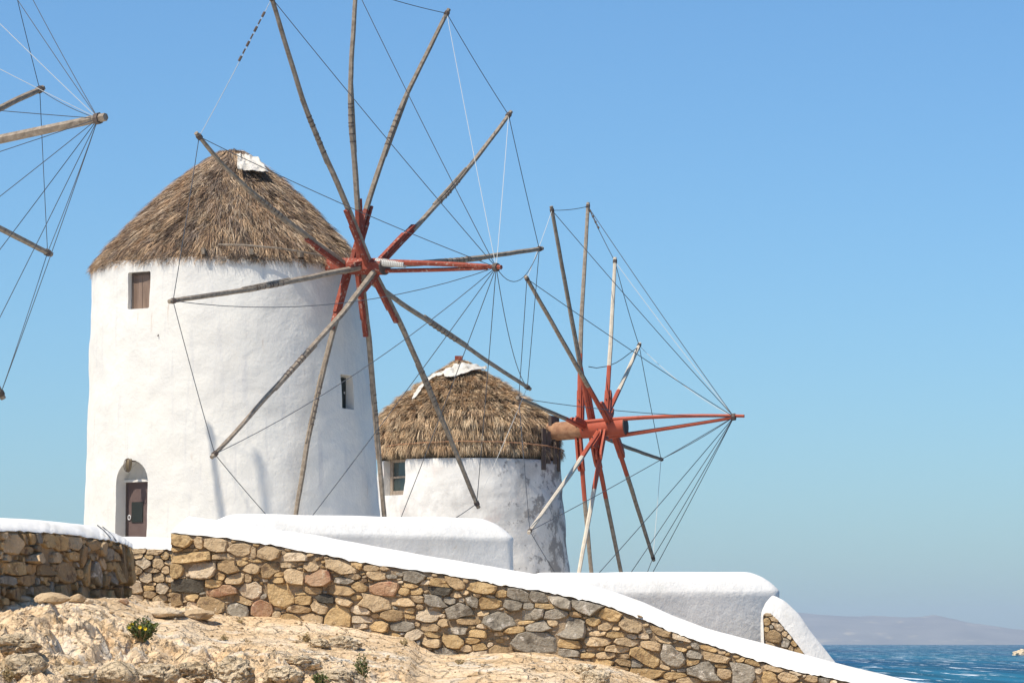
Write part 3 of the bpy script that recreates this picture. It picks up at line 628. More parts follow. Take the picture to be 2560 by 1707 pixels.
# ---- whitewashed parapets
def parapet(name, A, B, width, zb, zc, zt, inset, label, seed, hip=1.2):
    """A,B: plan corners of the front face left and right (z given by zc per end)"""
    A2, B2 = Vector((A[0], A[1], 0)), Vector((B[0], B[1], 0)); T = (B2 - A2).normalized(); Nn = Vector((T.y, -T.x, 0)); L = (B2 - A2).length
    def outline(ins, r, m=10, nl=46):
        x0, x1, y0, y1 = ins * hip, L - ins * hip, ins, width - ins; r = min(r, (y1 - y0) / 2 - 1e-3)
        P = []
        for cx, cy, a0 in ((x0 + r, y0 + r, math.pi), (x1 - r, y0 + r, 1.5 * math.pi), (x1 - r, y1 - r, 0), (x0 + r, y1 - r, 0.5 * math.pi)):
            for k in range(m): 
                a = a0 + (math.pi / 2) * k / (m - 1); P.append((cx + r * math.cos(a), cy + r * math.sin(a)))
            if a0 == math.pi:
                for k in range(1, nl): P.append((x0 + r + (x1 - x0 - 2 * r) * k / nl, y0))
            if a0 == 0:
                for k in range(1, nl): P.append((x1 - r - (x1 - x0 - 2 * r) * k / nl, y1))
        return P
    lev = [(0, 0.0, .14), (0.3, 0.006, .14), (0.6, 0.010, .14), (0.85, 0.012, .15), (0.93, 0.010, .16), (0.97, 0.004, .17), (1.0, 0.0, .18)]
    rings = []
    for t, ins, r in lev: rings.append((outline(ins, r), lambda q, t=t: zb + (q - zb) * t, None))
    V_, F_ = [], []; nP = len(rings[0][0]); nr = 0
    def put(P, zf):
        nonlocal nr
        for x, y in P:
            u = x / L; p = A2 + T * x - Nn * y; z = zf(u); q = p + Vector((0, 0, z))
            k = 0.014; q += Vector((mnoise.noise(q * 1.7 + Vector((seed, 0, 0))), mnoise.noise(q * 1.7 + Vector((0, seed, 0))), 0.8 * mnoise.noise(q * 1.3))) * k * 1.4
            V_.append(q)
        nr += 1
    for t, ins, r in lev: put(outline(ins, r), lambda u, t=t: zb + (zc[0] + (zc[1] - zc[0]) * u - zb) * t)
    for t in (0.05, 0.11, 0.2, 0.32, 0.5, 0.7, 0.85, 0.95, 1.0):
        ins = inset * (0.85 * t + 0.15 * t ** 3); zz = math.sin(t * math.pi / 2) ** 0.9
        put(outline(ins, 0.17 + 0.1 * t), lambda u, zz=zz: (zc[0] + (zc[1] - zc[0]) * u) + zz * ((zt[0] - zc[0]) + ((zt[1] - zc[1]) - (zt[0] - zc[0])) * u))
    for a in range(nr - 1):
        for k in range(nP):
            k2 = (k + 1) % nP; F_.append((a * nP + k, a * nP + k2, (a + 1) * nP + k2, (a + 1) * nP + k))
    F_.append(tuple((nr - 1) * nP + k for k in range(nP)))
    o = mesh(name, V_, F_, M['coping'], smooth=True); sharp(o, 60); setp(o, label, 'wall'); return o
A = at(553, 1330, 46.0); B = at(1294, 1345, 48.0)
parapet('whitewashed_wall', A, B, 0.95, 0.0, (at(553, 1330, 46).z, at(1294, 1346, 48).z), (at(600, 1284, 46.4).z, at(1218, 1296, 48.3).z), 0.36, 'white parapet with rounded top in front of the large mill', 3)
A = at(1330, 1483, 46.0); B = at(1962, 1476, 47.6)
parapet('whitewashed_wall', A, B, 0.95, -1.6, (at(1330, 1484, 46).z, at(1962, 1478, 47.6).z), (at(1413, 1431, 46.4).z, at(1899, 1429, 47.9).z), 0.33, 'white parapet with hipped end beside the sea', 9)

# ------------------------------------------------------------------ windmills
UP = Vector((0, 0, 1))
def dirn(deg): a = math.radians(deg); return Vector((math.sin(a), -math.cos(a), 0))     # 0 faces the camera, positive to the right
def boolean_cut(o, cutters):
    for c in cutters:
        md = o.modifiers.new('cut', 'BOOLEAN'); md.operation = 'DIFFERENCE'; md.solver = 'EXACT'; md.object = c
    dg = bpy.context.evaluated_depsgraph_get(); dg.update()
    me = bpy.data.meshes.new_from_object(o.evaluated_get(dg)); o.modifiers.clear(); old = o.data; o.data = me; bpy.data.meshes.remove(old)
    for c in cutters: bpy.data.objects.remove(c)
def prism_cut(center, n, outline, d_in, d_out=0.8):
    """outline: list of (along, up) seen from outside; n outward"""
    t = UP.cross(n); P = [center + t * a + UP * b for a, b in outline]; k = len(P)
    v = [p - n * d_in for p in P] + [p + n * d_out for p in P]
    f = [tuple(range(k - 1, -1, -1)), tuple(range(k, 2 * k))] + [(i, (i + 1) % k, k + (i + 1) % k, k + i) for i in range(k)]
    o = mesh('cutter', v, f, M['plaster']); 
    bm = bmesh.new(); bm.from_mesh(o.data); bmesh.ops.recalc_face_normals(bm, faces=bm.faces); bm.to_mesh(o.data); bm.free()
    return o
def tower_mesh(parent, c0, r0, c1, r1, mat, seed, nth=180, nz=64, amp=0.035, bulge=0.0):
    v, f = [], []
    for j in range(nz + 1):
        t = j / nz; c = c0.lerp(c1, t); r = r0 + (r1 - r0) * t + bulge * math.sin(math.pi * t)
        rr = 0.03 * max(0, (t - 0.985) / 0.015)
        for k in range(nth):
            d = dirn(360 * k / nth); p = c + d * r
            q = p * 0.9 + Vector((seed, 0, 0))
            off = amp * mnoise.noise(q) + amp * 0.5 * mnoise.noise(q * 2.7) + amp * 0.18 * mnoise.noise(q * 7)
            v.append(p + d * (off - rr))
    for j in range(nz):
        for k in range(nth):
            k2 = (k + 1) % nth; f.append((j * nth + k, j * nth + k2, (j + 1) * nth + k2, (j + 1) * nth + k))
    f.append(tuple(range(nth - 1, -1, -1))); f.append(tuple(nz * nth + k for k in range(nth)))
    return mesh('tower', v, f, mat, parent, smooth=True)

def thatch(parent, cen, prof, ntuft, nblade, length, width, cols, seed, sweep, lift, spread=0.10, courses=None, front=0.8, shag=0.0):
    """cen(z): axis; prof: (radius, z) from the top down. A dark bed plus straw blades in tufts."""
    rg = np.random.default_rng(seed)
    P = np.array(prof); seg = np.hypot(np.diff(P[:, 0]), np.diff(P[:, 1])); cum = np.concatenate([[0], np.cumsum(seg)]); tot = cum[-1]
    rs = lambda s: np.interp(s, cum, P[:, 0]); zs = lambda s: np.interp(s, cum, P[:, 1])
    v, f = [], []; nth, nz = 96, 30
    for j in range(nz + 1):
        s = tot * j / nz; r = float(rs(s)) - 0.05; z = float(zs(s)) - 0.03; c = cen(z)
        for k in range(nth):
            d = dirn(360 * k / nth); q = Vector((k * .4, j * .5, seed)); v.append(c + d * max(r + 0.05 * mnoise.noise(q) + 0.05 * mnoise.noise(c + d * r * 1.3), 0.02) + UP * 0.03 * mnoise.noise(q * 1.7))
    for j in range(nz):
        for k in range(nth):
            k2 = (k + 1) % nth; f.append((j * nth + k2, j * nth + k, (j + 1) * nth + k, (j + 1) * nth + k2))
    f.append(tuple(range(nth)))
    b0 = len(v); zlast = float(zs(tot)) + 0.05; v.append(cen(zlast) + UP * 0)
    for k in range(nth): f.append((nz * nth + k, b0, nz * nth + (k + 1) % nth))
    roof = mesh('roof', v, f, M['straw_base'], parent, smooth=True)
    # tufts: area-weighted along the slope, mostly on the side one can see
    cand = rg.random(ntuft * 6) * tot; keep = rg.random(ntuft * 6) < rs(cand) / P[:, 0].max()
    s0 = cand[keep][:ntuft]
    if courses: s0 = np.clip((np.floor(s0 / tot * courses) + 0.15 + 0.45 * rg.random(len(s0))) / courses * tot - length * 0.5, 0, tot)
    n = len(s0)
    th = np.where(rg.random(n) < front, rg.normal(0, 1, n) * 0 + rg.uniform(-1.95, 1.95, n), rg.uniform(1.95, 2 * math.pi - 1.95, n))
    tl = length * rg.uniform(0.6, 1.3, n); tsw = sweep(th) + rg.normal(0, 0.20, n); tl_lift = lift * rg.uniform(0.3, 1.8, n); tc = rg.integers(0, len(cols), n); tb = rg.uniform(0.72, 1.22, n)
    m = n * nblade; rep = lambda a: np.repeat(a, nblade)
    TH = rep(th); S0 = rep(s0); wd = spread * rg.uniform(-1, 1, m)
    r0 = np.maximum(rs(S0), 0.15); TH = TH + wd / r0; S0 = np.clip(S0 + rg.normal(0, length * 0.14, m), 0, tot)
    L = rep(tl) * rg.uniform(0.55, 1.15, m); SW = rep(tsw) + rg.normal(0, 0.10, m) + wd / spread * 0.10; LF = rep(tl_lift) * rg.uniform(0.5, 1.5, m) * np.clip(r0 / 1.2, 0.35, 1)
    over = np.where(rg.random(m) < 0.5, 0.10, 0.02) * rg.uniform(0, 2.2, m) * (1 + shag)
    def pos(S, T, h):
        Sx = np.minimum(S, tot); ex = S - Sx
        ds = 0.02; tr = (rs(np.minimum(Sx, tot)) - rs(np.minimum(Sx, tot) - ds)) / ds; tz = (zs(np.minimum(Sx, tot)) - zs(np.minimum(Sx, tot) - ds)) / ds
        R = rs(Sx) + ex * tr * 0.7; Zz = zs(Sx) + ex * tz - 0.5 * ex ** 2
        R = R + h * (-tz); Zz = Zz + h * tr
        cx = np.interp(Zz, [cz0, cz1], [cx0, cx1]); cy = np.interp(Zz, [cz0, cz1], [cy0, cy1])
        return np.stack([cx + R * np.sin(T), cy - R * np.cos(T), Zz], 1)
    cz0, cz1 = P[:, 1].min() - 1, P[:, 1].max() + 1; a, b = cen(cz0), cen(cz1); cx0, cy0, cx1, cy1 = a.x, a.y, b.x, b.y
    S1 = np.minimum(S0 + L * np.cos(SW), tot + over); S2h = (S0 + S1) / 2
    r1 = np.maximum(rs(np.minimum(S1, tot)), 0.25); T1 = TH + L * np.sin(SW) / r1; T2 = (TH + T1) / 2
    h0 = rg.uniform(-0.03, 0.02, m); p0 = pos(S0, TH, h0); p1 = pos(S2h, T2, h0 + LF * 0.75); p2 = pos(S1, T1, h0 + LF)
    # width direction: random mix of round-the-cone and outward
    e = np.stack([np.cos(TH), np.sin(TH), np.zeros(m)], 1); nrm = np.stack([np.sin(TH), -np.cos(TH), np.full(m, 0.9)], 1)
    q = rg.uniform(-1.0, 1.0, m)[:, None]; wv = e + nrm * q * 0.8; wv /= np.linalg.norm(wv, axis=1)[:, None]
    W = (width * rg.uniform(0.6, 1.4, m))[:, None]
    VV = np.stack([p0 - wv * W, p0 + wv * W, p1 - wv * W * 0.9, p1 + wv * W * 0.9, p2], 1).reshape(-1, 3)
    base = np.arange(m)[:, None] * 5
    q4 = (base + np.array([0, 1, 3, 2])); t3 = (base + np.array([2, 3, 4]))
    org = np.array(worldloc(roof)); me = bpy.data.meshes.new('thatch')
    nv = len(VV); me.vertices.add(nv); me.vertices.foreach_set('co', (VV - org).ravel().astype(np.float32))
    loops = np.concatenate([q4, t3], 1).ravel(); me.loops.add(len(loops)); me.loops.foreach_set('vertex_index', loops.astype(np.int32))
    tot_ = np.tile([4, 3], m); st = np.concatenate([[0], np.cumsum(tot_)[:-1]])
    me.polygons.add(2 * m); me.polygons.foreach_set('loop_start', st.astype(np.int32)); me.polygons.foreach_set('loop_total', tot_.astype(np.int32))
    me.update(calc_edges=True)
    cc = np.array(cols)[rep(tc)] * rep(tb)[:, None] * rg.uniform(0.65, 1.35, m)[:, None]
    at_ = me.color_attributes.new('tint', 'FLOAT_COLOR', 'POINT')
    at_.data.foreach_set('color', np.repeat(np.concatenate([cc, np.ones((m, 1))], 1), 5, axis=0).ravel().astype(np.float32))
    me.materials.append(M['straw'])
    o = bpy.data.objects.new('thatch', me); C.objects.link(o); o.parent = roof; o.location = (0, 0, 0); o['kind'] = 'stuff'
    return roof

def cloth(parent, pts_grid, mat, name='canvas_patch', wob=0.05, seed=0):
    """crumpled sheet through a grid of points"""
    nr, nc = len(pts_grid), len(pts_grid[0]); u = 7
    G = np.array([[tuple(p) for p in row] for row in pts_grid])
    def up1(A, ax):
        n = A.shape[ax]; x = np.linspace(0, n - 1, (n - 1) * u + 1); i = np.minimum(np.floor(x).astype(int), n - 2); t = x - i
        a = np.take(A, i, ax); b = np.take(A, i + 1, ax); sh = [1] * A.ndim; sh[ax] = -1; t = t.reshape(sh); return a * (1 - t) + b * t
    G = up1(up1(G, 0), 1); R_, C_ = G.shape[:2]; v, f = [], []
    for i in range(R_):
        for j in range(C_):
            p = Vector(G[i, j]); k = mnoise.noise((p.x * 5 + p.z * 3, p.z * 6, seed)) + 1.1 * abs(mnoise.noise((p.x * 9, p.z * 8 + p.x * 6, seed + 4))) - 0.3
            if i in (0, R_ - 1) or j in (0, C_ - 1): p = p + Vector((mnoise.noise((p.x * 9, p.z * 9, 2)), 0, mnoise.noise((p.x * 4, p.z * 4, 7)))) * 0.05
            v.append(p + Vector((0.15, -0.75, 0.5)) * wob * k)
    for i in range(R_ - 1):
        for j in range(C_ - 1): a = i * C_ + j; f.append((a, a + C_, a + C_ + 1, a + 1))
    o = mesh(name, v, f, mat, parent, smooth=True)
    sol = o.modifiers.new('thick', 'SOLIDIFY'); sol.thickness = 0.012
    return o

def wheel(parent, H, a, tips, spec, Ltip, rope_r, pole_r, mats, bow, skip_rim=(), palestay=(), palerim=(), sagstay={}, red_len=1.8, style='board', hubr=0.2, hub_from=None, hub_to=None, hubmat=None, pale=()):
    """sail wheel: tips = list of pixel tips with optional bend points; each pair of opposite poles crosses the shaft at its own place"""
    n = len(tips); P3 = []
    for i, tp in enumerate(tips):
        off, pts = tp
        c = H + a * off
        P = [onplane(x * K, y * K, c, a) for x, y in pts]
        rdir = (P[-1] - c).normalized()
        path = [c] + P
        # resample the pole along its bends with a slight natural wobble
        L = [0]
        for p, q in zip(path[:-1], path[1:]): L.append(L[-1] + (q - p).length)
        m = 26; out = []; rad = []
        A = np.array([tuple(p) for p in path]); T = np.linspace(0, L[-1], m)
        Q = np.stack([np.interp(T, L, A[:, k]) for k in range(3)], 1)
        for _ in range(3): Q[2:-1] = (Q[1:-2] + 2 * Q[2:-1] + Q[3:]) / 4
        for k in range(m):
            p = Vector(Q[k]); wv = 0.018 * mnoise.noise((i * 7.3, k * 0.35, 1)); out.append(p + rdir.cross(a) * wv)
            rad.append(pole_r * (1.12 - 0.34 * k / (m - 1)) * (1 + 0.06 * mnoise.noise((i * 3.1, k * 0.9, 4))))
        b = MB(); k_red = sum(1 for t in T if t < (red_len * (0.9 + 0.25 * ((i * 7) % 5) / 5) if style != 'board' else red_len * 0.8)) if style != 'none' else 0
        wm = mats['pale'] if i in pale else mats['wood']
        if style == 'board' and not spec.get(('red', i)): k_red = 0
        b.tube(out, rad, 6, ref=a, rot=0.5, mfun=lambda s: 1 if s < k_red else 0)
        pole = b.build('spar', [wm, mats['red']], parent); sharp(pole, 40); pole.data.polygons.foreach_set('use_smooth', np.ones(len(pole.data.polygons), bool))
        tng = rdir.cross(a).normalized(); sgn = spec.get(('side', i), 1)
        dl = (out[8] - c).normalized(); tl = dl.cross(a).normalized() * sgn
        if style == 'board':       # red board lying along the inner end, stepped at its outer end
            bb = MB(); o1 = pole_r * 1.25; q = red_len * spec.get(('len', i), 1.0)
            bb.box(c + dl * (q * 0.5) + tl * o1 + a * 0.01, dl, tl, a, q * 0.5, pole_r * 0.42, pole_r * 0.9)
            bb.box(c + dl * (q * 0.39) + tl * (o1 + pole_r * 0.70) + a * 0.012, dl, tl, a, q * 0.36, pole_r * 0.27, pole_r * 0.8)
            o = bb.build('brace_board', mats['red'], pole)
        elif style == 'clamp':     # shaped clamp boards with rounded shoulders, bolted
            q = red_len * 0.62; bb = MB(); prof = [(0.1, 0.0), (0.1, 0.16), (q * 0.82, 0.17), (q * 0.93, 0.13), (q, 0.03), (q, 0.0)]
            for sg in (0.07, -0.07):
                pts = [c + dl * u + tl * (w_ + pole_r * 0.4) for u, w_ in prof]; k = len(pts)
                v = [p + a * (sg + 0.035) for p in pts] + [p + a * (sg - 0.035) for p in pts]
                bb.add(v, [tuple(range(k)), tuple(range(2 * k - 1, k - 1, -1))] + [(t, k + t, k + (t + 1) % k, (t + 1) % k) for t in range(k)])
            o = bb.build('brace_board', mats['red'], pole)
            bb = MB()
            for u in (0.35, q * 0.72): bb.tube([c + dl * u + tl * (-0.12), c + dl * u + tl * 0.26], 0.016, 6)
            bb.build('bolt', mats['dark'], pole)
        # lashings where two timbers are spliced, and the rope collar at the tip
        if style == 'board':
            for r_ in range(7):
                t = 0.44 + 0.022 * r_ + 0.005 * ((r_ * i) % 3); x = t * (m - 1); k = int(x); p = out[k].lerp(out[k + 1], x - k)
                bb = MB(); bb.tube([p - dl * 0.014, p + dl * 0.014], rad[k] * 1.10, 7, ref=a); bb.build('lashing', mats['dark'], pole)
            p0 = out[int(0.40 * m)]; p1 = out[int(0.62 * m)]
            bb = MB(); bb.tube([p0 + tl * pole_r * 0.75, p1 + tl * pole_r * 0.7], [pole_r * 0.62, pole_r * 0.5], 6, ref=a); bb.build('splice_timber', wm, pole)
        td = (out[-1] - out[-2]).normalized(); bb = MB()
        for r_ in (0.10, 0.135, 0.17): bb.tube([out[-1] - td * (r_ + 0.014), out[-1] - td * (r_ - 0.014)], rad[-1] * 1.28, 8, ref=a)
        bb.build('tip_collar', mats['collar'], pole)
        P3.append(out[-1] - td * 0.13)
    # shaft
    b = MB(); hf, ht = hub_from, hub_to; sh = [H + a * (hf + (ht - hf) * k / 8) for k in range(9)]
    b.tube(sh, [hubr * (0.97 + 0.04 * mnoise.noise((k, 2, 3))) for k in range(9)], 8 if style == 'board' else 20, rot=math.pi / 8, mfun=lambda s: 0 if (hf + (ht - hf) * (s + .5) / 8) > spec.get('paint_from', -9) else 1)
    o = b.build('shaft', [mats['red'], hubmat or mats['wood']], parent, smooth=True); sharp(o, 40)
    b = MB(); b.tube([H + a * (ht - 0.015), H + a * (ht + 0.02)], hubr * 0.93, 20); b.build('shaft_end', mats['dark'], o)
    T = H + a * Ltip
    for nm, pa, bend, pb, ra, rb, mt in bow:
        pa = H + a * pa[0] + UP * pa[1] + a.cross(UP) * pa[2]; pb = T + a * pb[0] + UP * pb[1]
        mid = (pa + pb) / 2 + UP * bend
        pts = [(pa * (1 - t) ** 2 + mid * 2 * t * (1 - t) + pb * t * t) for t in np.linspace(0, 1, 9)]
        b = MB(); b.tube(pts, [ra + (rb - ra) * t for t in np.linspace(0, 1, 9)], 6, rot=.4); o = b.build(nm, mt, parent)
    b = MB()
    for r_ in (0.0, 0.035, 0.07): b.tube([T - a * (r_ + 0.016) , T - a * (r_ - 0.016)], spec.get('collar', 0.09), 8)
    b.build('stay_collar', mats['collar'], parent)
    def rope(nm, A_, B_, sag, pale_):
        pts = []
        for t in np.linspace(0, 1, 14): pts.append(A_.lerp(B_, t) - UP * sag * 4 * t * (1 - t))
        b = MB(); b.tube(pts, rope_r * (0.72 if pale_ else 1.0), 5); return b.build(nm, M['rope_pale'] if pale_ else M['rope_dark'], parent)
    for i in range(n):
        if i not in spec.get('nostay', ()): rope('stay', T - a * 0.03, P3[i], sagstay.get(i, 0.06), i in palestay)
        if i not in skip_rim: rope('rim_rope', P3[i], P3[(i + 1) % n], spec.get(('rimsag', i), 0.04), i in palerim)
    for i, t0, t1 in spec.get('knots', ()):    # turnbuckles and knots on the rim rope
        b = MB(); A_, B_ = P3[i], P3[(i + 1) % n]
        for k in range(7):
            t = t0 + (t1 - t0) * k / 6; b.tube([A_.lerp(B_, t), A_.lerp(B_, t + (t1 - t0) / 9)], rope_r * (3.2 if k % 2 == 0 else 1.9), 6)
        b.build('turnbuckle', mats['dark'], parent)
    return T, P3

def solve_axis(H, deg, px, py, guess=4.0):
    """shaft direction: turned deg to the right of the direction towards the camera; its tip is seen at px,py"""
    L = guess
    for _ in range(30):
        Y = H.y - L * math.cos(math.radians(deg)); T = at(px, py, Y); L = (T.x - H.x) / math.sin(math.radians(deg))
    return (T - H).normalized(), (T - H).length
WM = dict(wood=M['wood'], pale=M['pale_wood'], red=M['red'], dark=M['dark_wood'], collar=M['dark_wood'])
WM2 = dict(WM, red=M['red2'])

# ---------- the large mill
D1 = 83.0; PM1 = FPX / D1
ct = at(524 * K, 625 * K, D1); cb = at(535 * K, 1200 * K, D1)
def cen1(z): t = (z - cb.z) / (ct.z - cb.z); return Vector((cb.x + (ct.x - cb.x) * t, D1, z))
def rad1(z): t = (z - cb.z) / (ct.z - cb.z); return (338 + (312 - 338) * t) * K / PM1
z0, z1 = 0.7, ct.z + 0.02
mill = empty('windmill', (cb.x, D1, 2.1), 'large white windmill with brown thatch and bare red-hubbed sail wheel', 'windmill')
tw = tower_mesh(mill, cen1(z0), rad1(z0), cen1(z1), rad1(z1), M['plaster'], 5)
def wallpt(cen, rad, deg, z): return cen(z) + dirn(deg) * rad(z)
zpx = lambda y, D: at(1280, y, D).z
def ang(cen, rad, px, z):
    lo, hi = -85.0, 85.0
    for _ in range(40):
        m_ = (lo + hi) / 2; p_ = wallpt(cen, rad, m_, z); x_ = 1280 + FPX * p_.x / (p_.y * math.cos(PITCH) + p_.z * math.sin(PITCH))
        if x_ < px: lo = m_
        else: hi = m_
    return lo
def opening(cen, rad, x0, x1, z):
    a0, a1 = ang(cen, rad, x0, z), ang(cen, rad, x1, z); return (a0 + a1) / 2, rad(z) * math.sin(math.radians((a1 - a0) / 2))
# openings: shuttered window, arched door niche, slit window
wz = zpx(727, 80.4); wA, wH = opening(cen1, rad1, 320, 373.5, wz); wn = dirn(wA); wc = wallpt(cen1, rad1, wA, wz)
dz0 = 1.35; dzl = zpx(1203, 80.4); dzt = zpx(1151, 80.4); dA, dw = opening(cen1, rad1, 289, 367, 3.0); dn = dirn(dA); dc = wallpt(cen1, rad1, dA, 2.8); dc = Vector((dc.x, dc.y, 0))
sz_ = zpx(978, 81); sA, sH = opening(cen1, rad1, 852.5, 884, sz_); sn = dirn(sA); sc = wallpt(cen1, rad1, sA, sz_); print('openings', wA, wH, dA, dw, sA, sH)
arch = [(-dw, dz0), (dw, dz0), (dw, dzl)] + [(dw * math.cos(t), dzl + (dzt - dzl) * math.sin(t)) for t in np.linspace(0.1, math.pi - 0.1, 13)] + [(-dw, dzl)]
def rrect(hw, hh, r=0.04): 
    P = []
    for cx, cy, a0 in ((hw - r, -hh + r, -90), (hw - r, hh - r, 0), (-hw + r, hh - r, 90), (-hw + r, -hh + r, 180)):
        for k in range(4): t = math.radians(a0 + 30 * k); P.append((cx + r * math.cos(t), cy + r * math.sin(t)))
    return P
boolean_cut(tw, [prism_cut(wc, wn, rrect(wH, 0.44), 0.21), prism_cut(dc, dn, arch, 0.45), prism_cut(sc, sn, rrect(sH, 0.41), 0.26)])
sharp(tw, 50)
t_ = UP.cross(wn); b = MB(); p = wc - wn * 0.19          # shutter of four boards in a dark frame
sh = MB(); sh.box(p - wn * 0.012, t_, UP, wn, wH - 0.005, 0.435, 0.012); so = sh.build('shutter', M['dark_wood'], mill)
for k in range(4):
    b = MB(); b.box(p + t_ * ((wH - 0.055) * (-0.75 + 0.5 * k)) + wn * (0.018 + 0.004 * (k % 2)) - UP * 0.02, t_, UP, wn, (wH - 0.055) * 0.235, 0.395, 0.014); b.build('plank', M['shutter'], so)
b = MB()
for sx in (-1, 1): b.box(p + t_ * sx * (wH - 0.032) + wn * 0.025, t_, UP, wn, 0.027, 0.43, 0.022)
b.box(p + UP * 0.40 + wn * 0.025, t_, UP, wn, wH - 0.06, 0.027, 0.022); b.build('frame', M['dark_wood'], so)
# arched door niche: tympanum ledge, brown door with dark panel and ring
t_ = UP.cross(dn); p = dc - dn * 0.43
b = MB(); b.box(p + UP * ((dz0 + dzl) / 2) + dn * 0.005, t_, UP, dn, dw - 0.005, (dzl - dz0) / 2 - 0.01, 0.022); door = b.build('door', M['door'], mill)
b = MB(); b.box(p + t_ * -0.14 + UP * (zpx(1279, 80.4)) + dn * 0.035, t_, UP, dn, 0.18, 0.24, 0.012); b.build('panel', M['black'], door)
b = MB(); rc = p + t_ * -0.395 + UP * zpx(1292, 80.4) + dn * 0.045
b.tube([rc + (t_ * math.cos(a_) * 0.042 + UP * math.sin(a_) * 0.055) for a_ in np.linspace(0, 2 * math.pi, 15)], 0.013, 6, caps=False, ref=dn); b.build('handle', M['steel'], door)
b = MB(); b.box(p + UP * (dzl + 0.02) + dn * 0.05, t_, UP, dn, dw - 0.004, 0.028, 0.075); b.build('lintel', M['plaster'], mill)
b = MB(); b.box(p + t_ * -dw * .985 + UP * ((dz0 + dzl) / 2) + dn * 0.03, t_, UP, dn, 0.028, (dzl - dz0) / 2 - 0.012, 0.025); b.build('frame', M['dark_wood'], door)
# lamp over the door
lc = wallpt(cen1, rad1, dA, dzt - 0.09); lc = Vector((lc.x, lc.y, dzt - 0.10)) - t_ * 0.02
v, f = [], []; nn = 12
for j in range(9):
    ph = math.pi * j / 8; r = 0.105 * math.sin(ph) ** 0.7 * (0.8 + 0.2 * math.cos(ph))
    for k in range(nn): a_ = 2 * math.pi * k / nn; v.append(lc + dn * (0.05 + r * math.cos(a_) * 0.9) + t_ * r * math.sin(a_) + UP * (0.155 * math.cos(ph) - 0.02))
for j in range(8):
    for k in range(nn): f.append((j * nn + k, (j + 1) * nn + k, (j + 1) * nn + (k + 1) % nn, j * nn + (k + 1) % nn))
lamp = mesh('lamp', v, f, M['brass'], mill, smooth=True)
for a0 in (-0.9, 0.0, 0.9):
    b = MB(); b.tube([lc + dn * (0.05 + 0.112 * math.sin(ph) ** .7 * math.cos(a0)) + t_ * 0.115 * math.sin(ph) ** .7 * math.sin(a0) + UP * (0.16 * math.cos(ph) - 0.02) for ph in np.linspace(0.05, math.pi - 0.05, 9)], 0.009, 5); b.build('cage_bar', M['dark_wood'], lamp)
b = MB(); b.box(lc - dn * 0.09 + UP * 0.10, t_, UP, dn, 0.05, 0.03, 0.12); b.build('bracket', M['dark_wood'], lamp)
t_ = UP.cross(sn); p = sc - sn * 0.25                  # slit window: dark panel across the whole back
b = MB(); b.box(p + sn * 0.01 + t_ * sH * 0.0, t_, UP, sn, sH * 0.96, 0.36, 0.012); o = b.build('slit_window', M['black'], mill)
b = MB(); b.box(p + sn * 0.027 + t_ * sH * 0.7, t_, UP, sn, 0.012, 0.025, 0.006); b.build('latch', M['steel'], o)
b = MB(); hA = ang(cen1, rad1, 397, 7.5); q = wallpt(cen1, rad1, hA, zpx(838, 80)); nq = dirn(hA); b.tube([q - nq * 0.03, q + nq * 0.02, q + nq * 0.05 - UP * 0.03], 0.013, 5); b.build('hook', M['dark_wood'], mill)
# roof
zt1 = zpx(350 * K, 83)
za = lambda y: zpx(y * K, 83)
rf = lambda xl: (533 - xl) * K / PM1
prof1 = [(0.05, za(347)), (0.33, za(350)), (rf(478), za(366)), (rf(440), za(396)), (rf(400), za(431)), (rf(330), za(497)), (rf(262), za(565)), (rf(222), za(607)), (rf(208), za(631))]
cenr = lambda z: Vector((cen1(ct.z).x + (0.09 if z > ct.z else 0) * 1.0, D1, z))
sw1 = lambda th: np.where(th < -0.1, 0.35, 0.05) * 1.0 * np.where(th < 0, -1, 1) * 0.6
STRAW1 = [(0.46, 0.31, 0.19), (0.54, 0.385, 0.245), (0.33, 0.215, 0.135), (0.56, 0.435, 0.305), (0.13, 0.09, 0.066), (0.34, 0.265, 0.205), (0.20, 0.145, 0.11)]
prof1 = [(max(r - (0.04 + 0.17 * min(1, r / 3.3)), 0.05), z) for r, z in prof1]
roof = thatch(mill, cenr, prof1, 4300, 23, 0.60, 0.0058, STRAW1, 11, sw1, 0.10, spread=0.07, shag=0.0)
# bare eave on the right of the front: lath, rafter ends in the dark gap
def eave(deg, z, dr): return cen1(z) + dirn(deg) * (rad1(ct.z) + dr)
b = MB(); b.tube([eave(d, zpx(y, 80), 0.16) for d, y in ((1, 617), (12, 618), (24, 622), (36, 628), (46, 634))], 0.022, 6); b.build('eave_lath', M['wood'], roof)
for d in (-5, 14, 35):
    b = MB(); n_ = dirn(d); pz = zpx(633, 80); c_ = eave(d, pz, 0.05); b.box(c_, n_, UP.cross(n_), UP, 0.12, 0.035, 0.07); b.build('rafter_end', M['wood'], roof)
b = MB(); prev = None
ring = [cenr(za(383)) + dirn(d) * (0.72 + 0.05 * math.sin(d)) + UP * (0.03 * math.sin(d * .3)) for d in range(-100, 101, 10)]
b.tube(ring, 0.014, 5); b.build('binding_rope', M['rope_pale'], roof)
cg = []
for i, yy in enumerate((354, 361, 369, 378, 386)):
    row = []
    for j, xx in enumerate((546, 560, 578, 596, 612)):
        x2 = 546 + (xx - 546) * (0.62 + 0.11 * i); y2 = yy + 0.06 * (x2 - 546) + (2 if j % 2 else 0)
        dpt = 83 - 0.46 - 0.245 * i + 0.004 * (x2 - 560); row.append(at(x2 * K, y2 * K, dpt))
    cg.append(row)
cloth(roof, cg, M['canvas'], wob=0.10, seed=3)
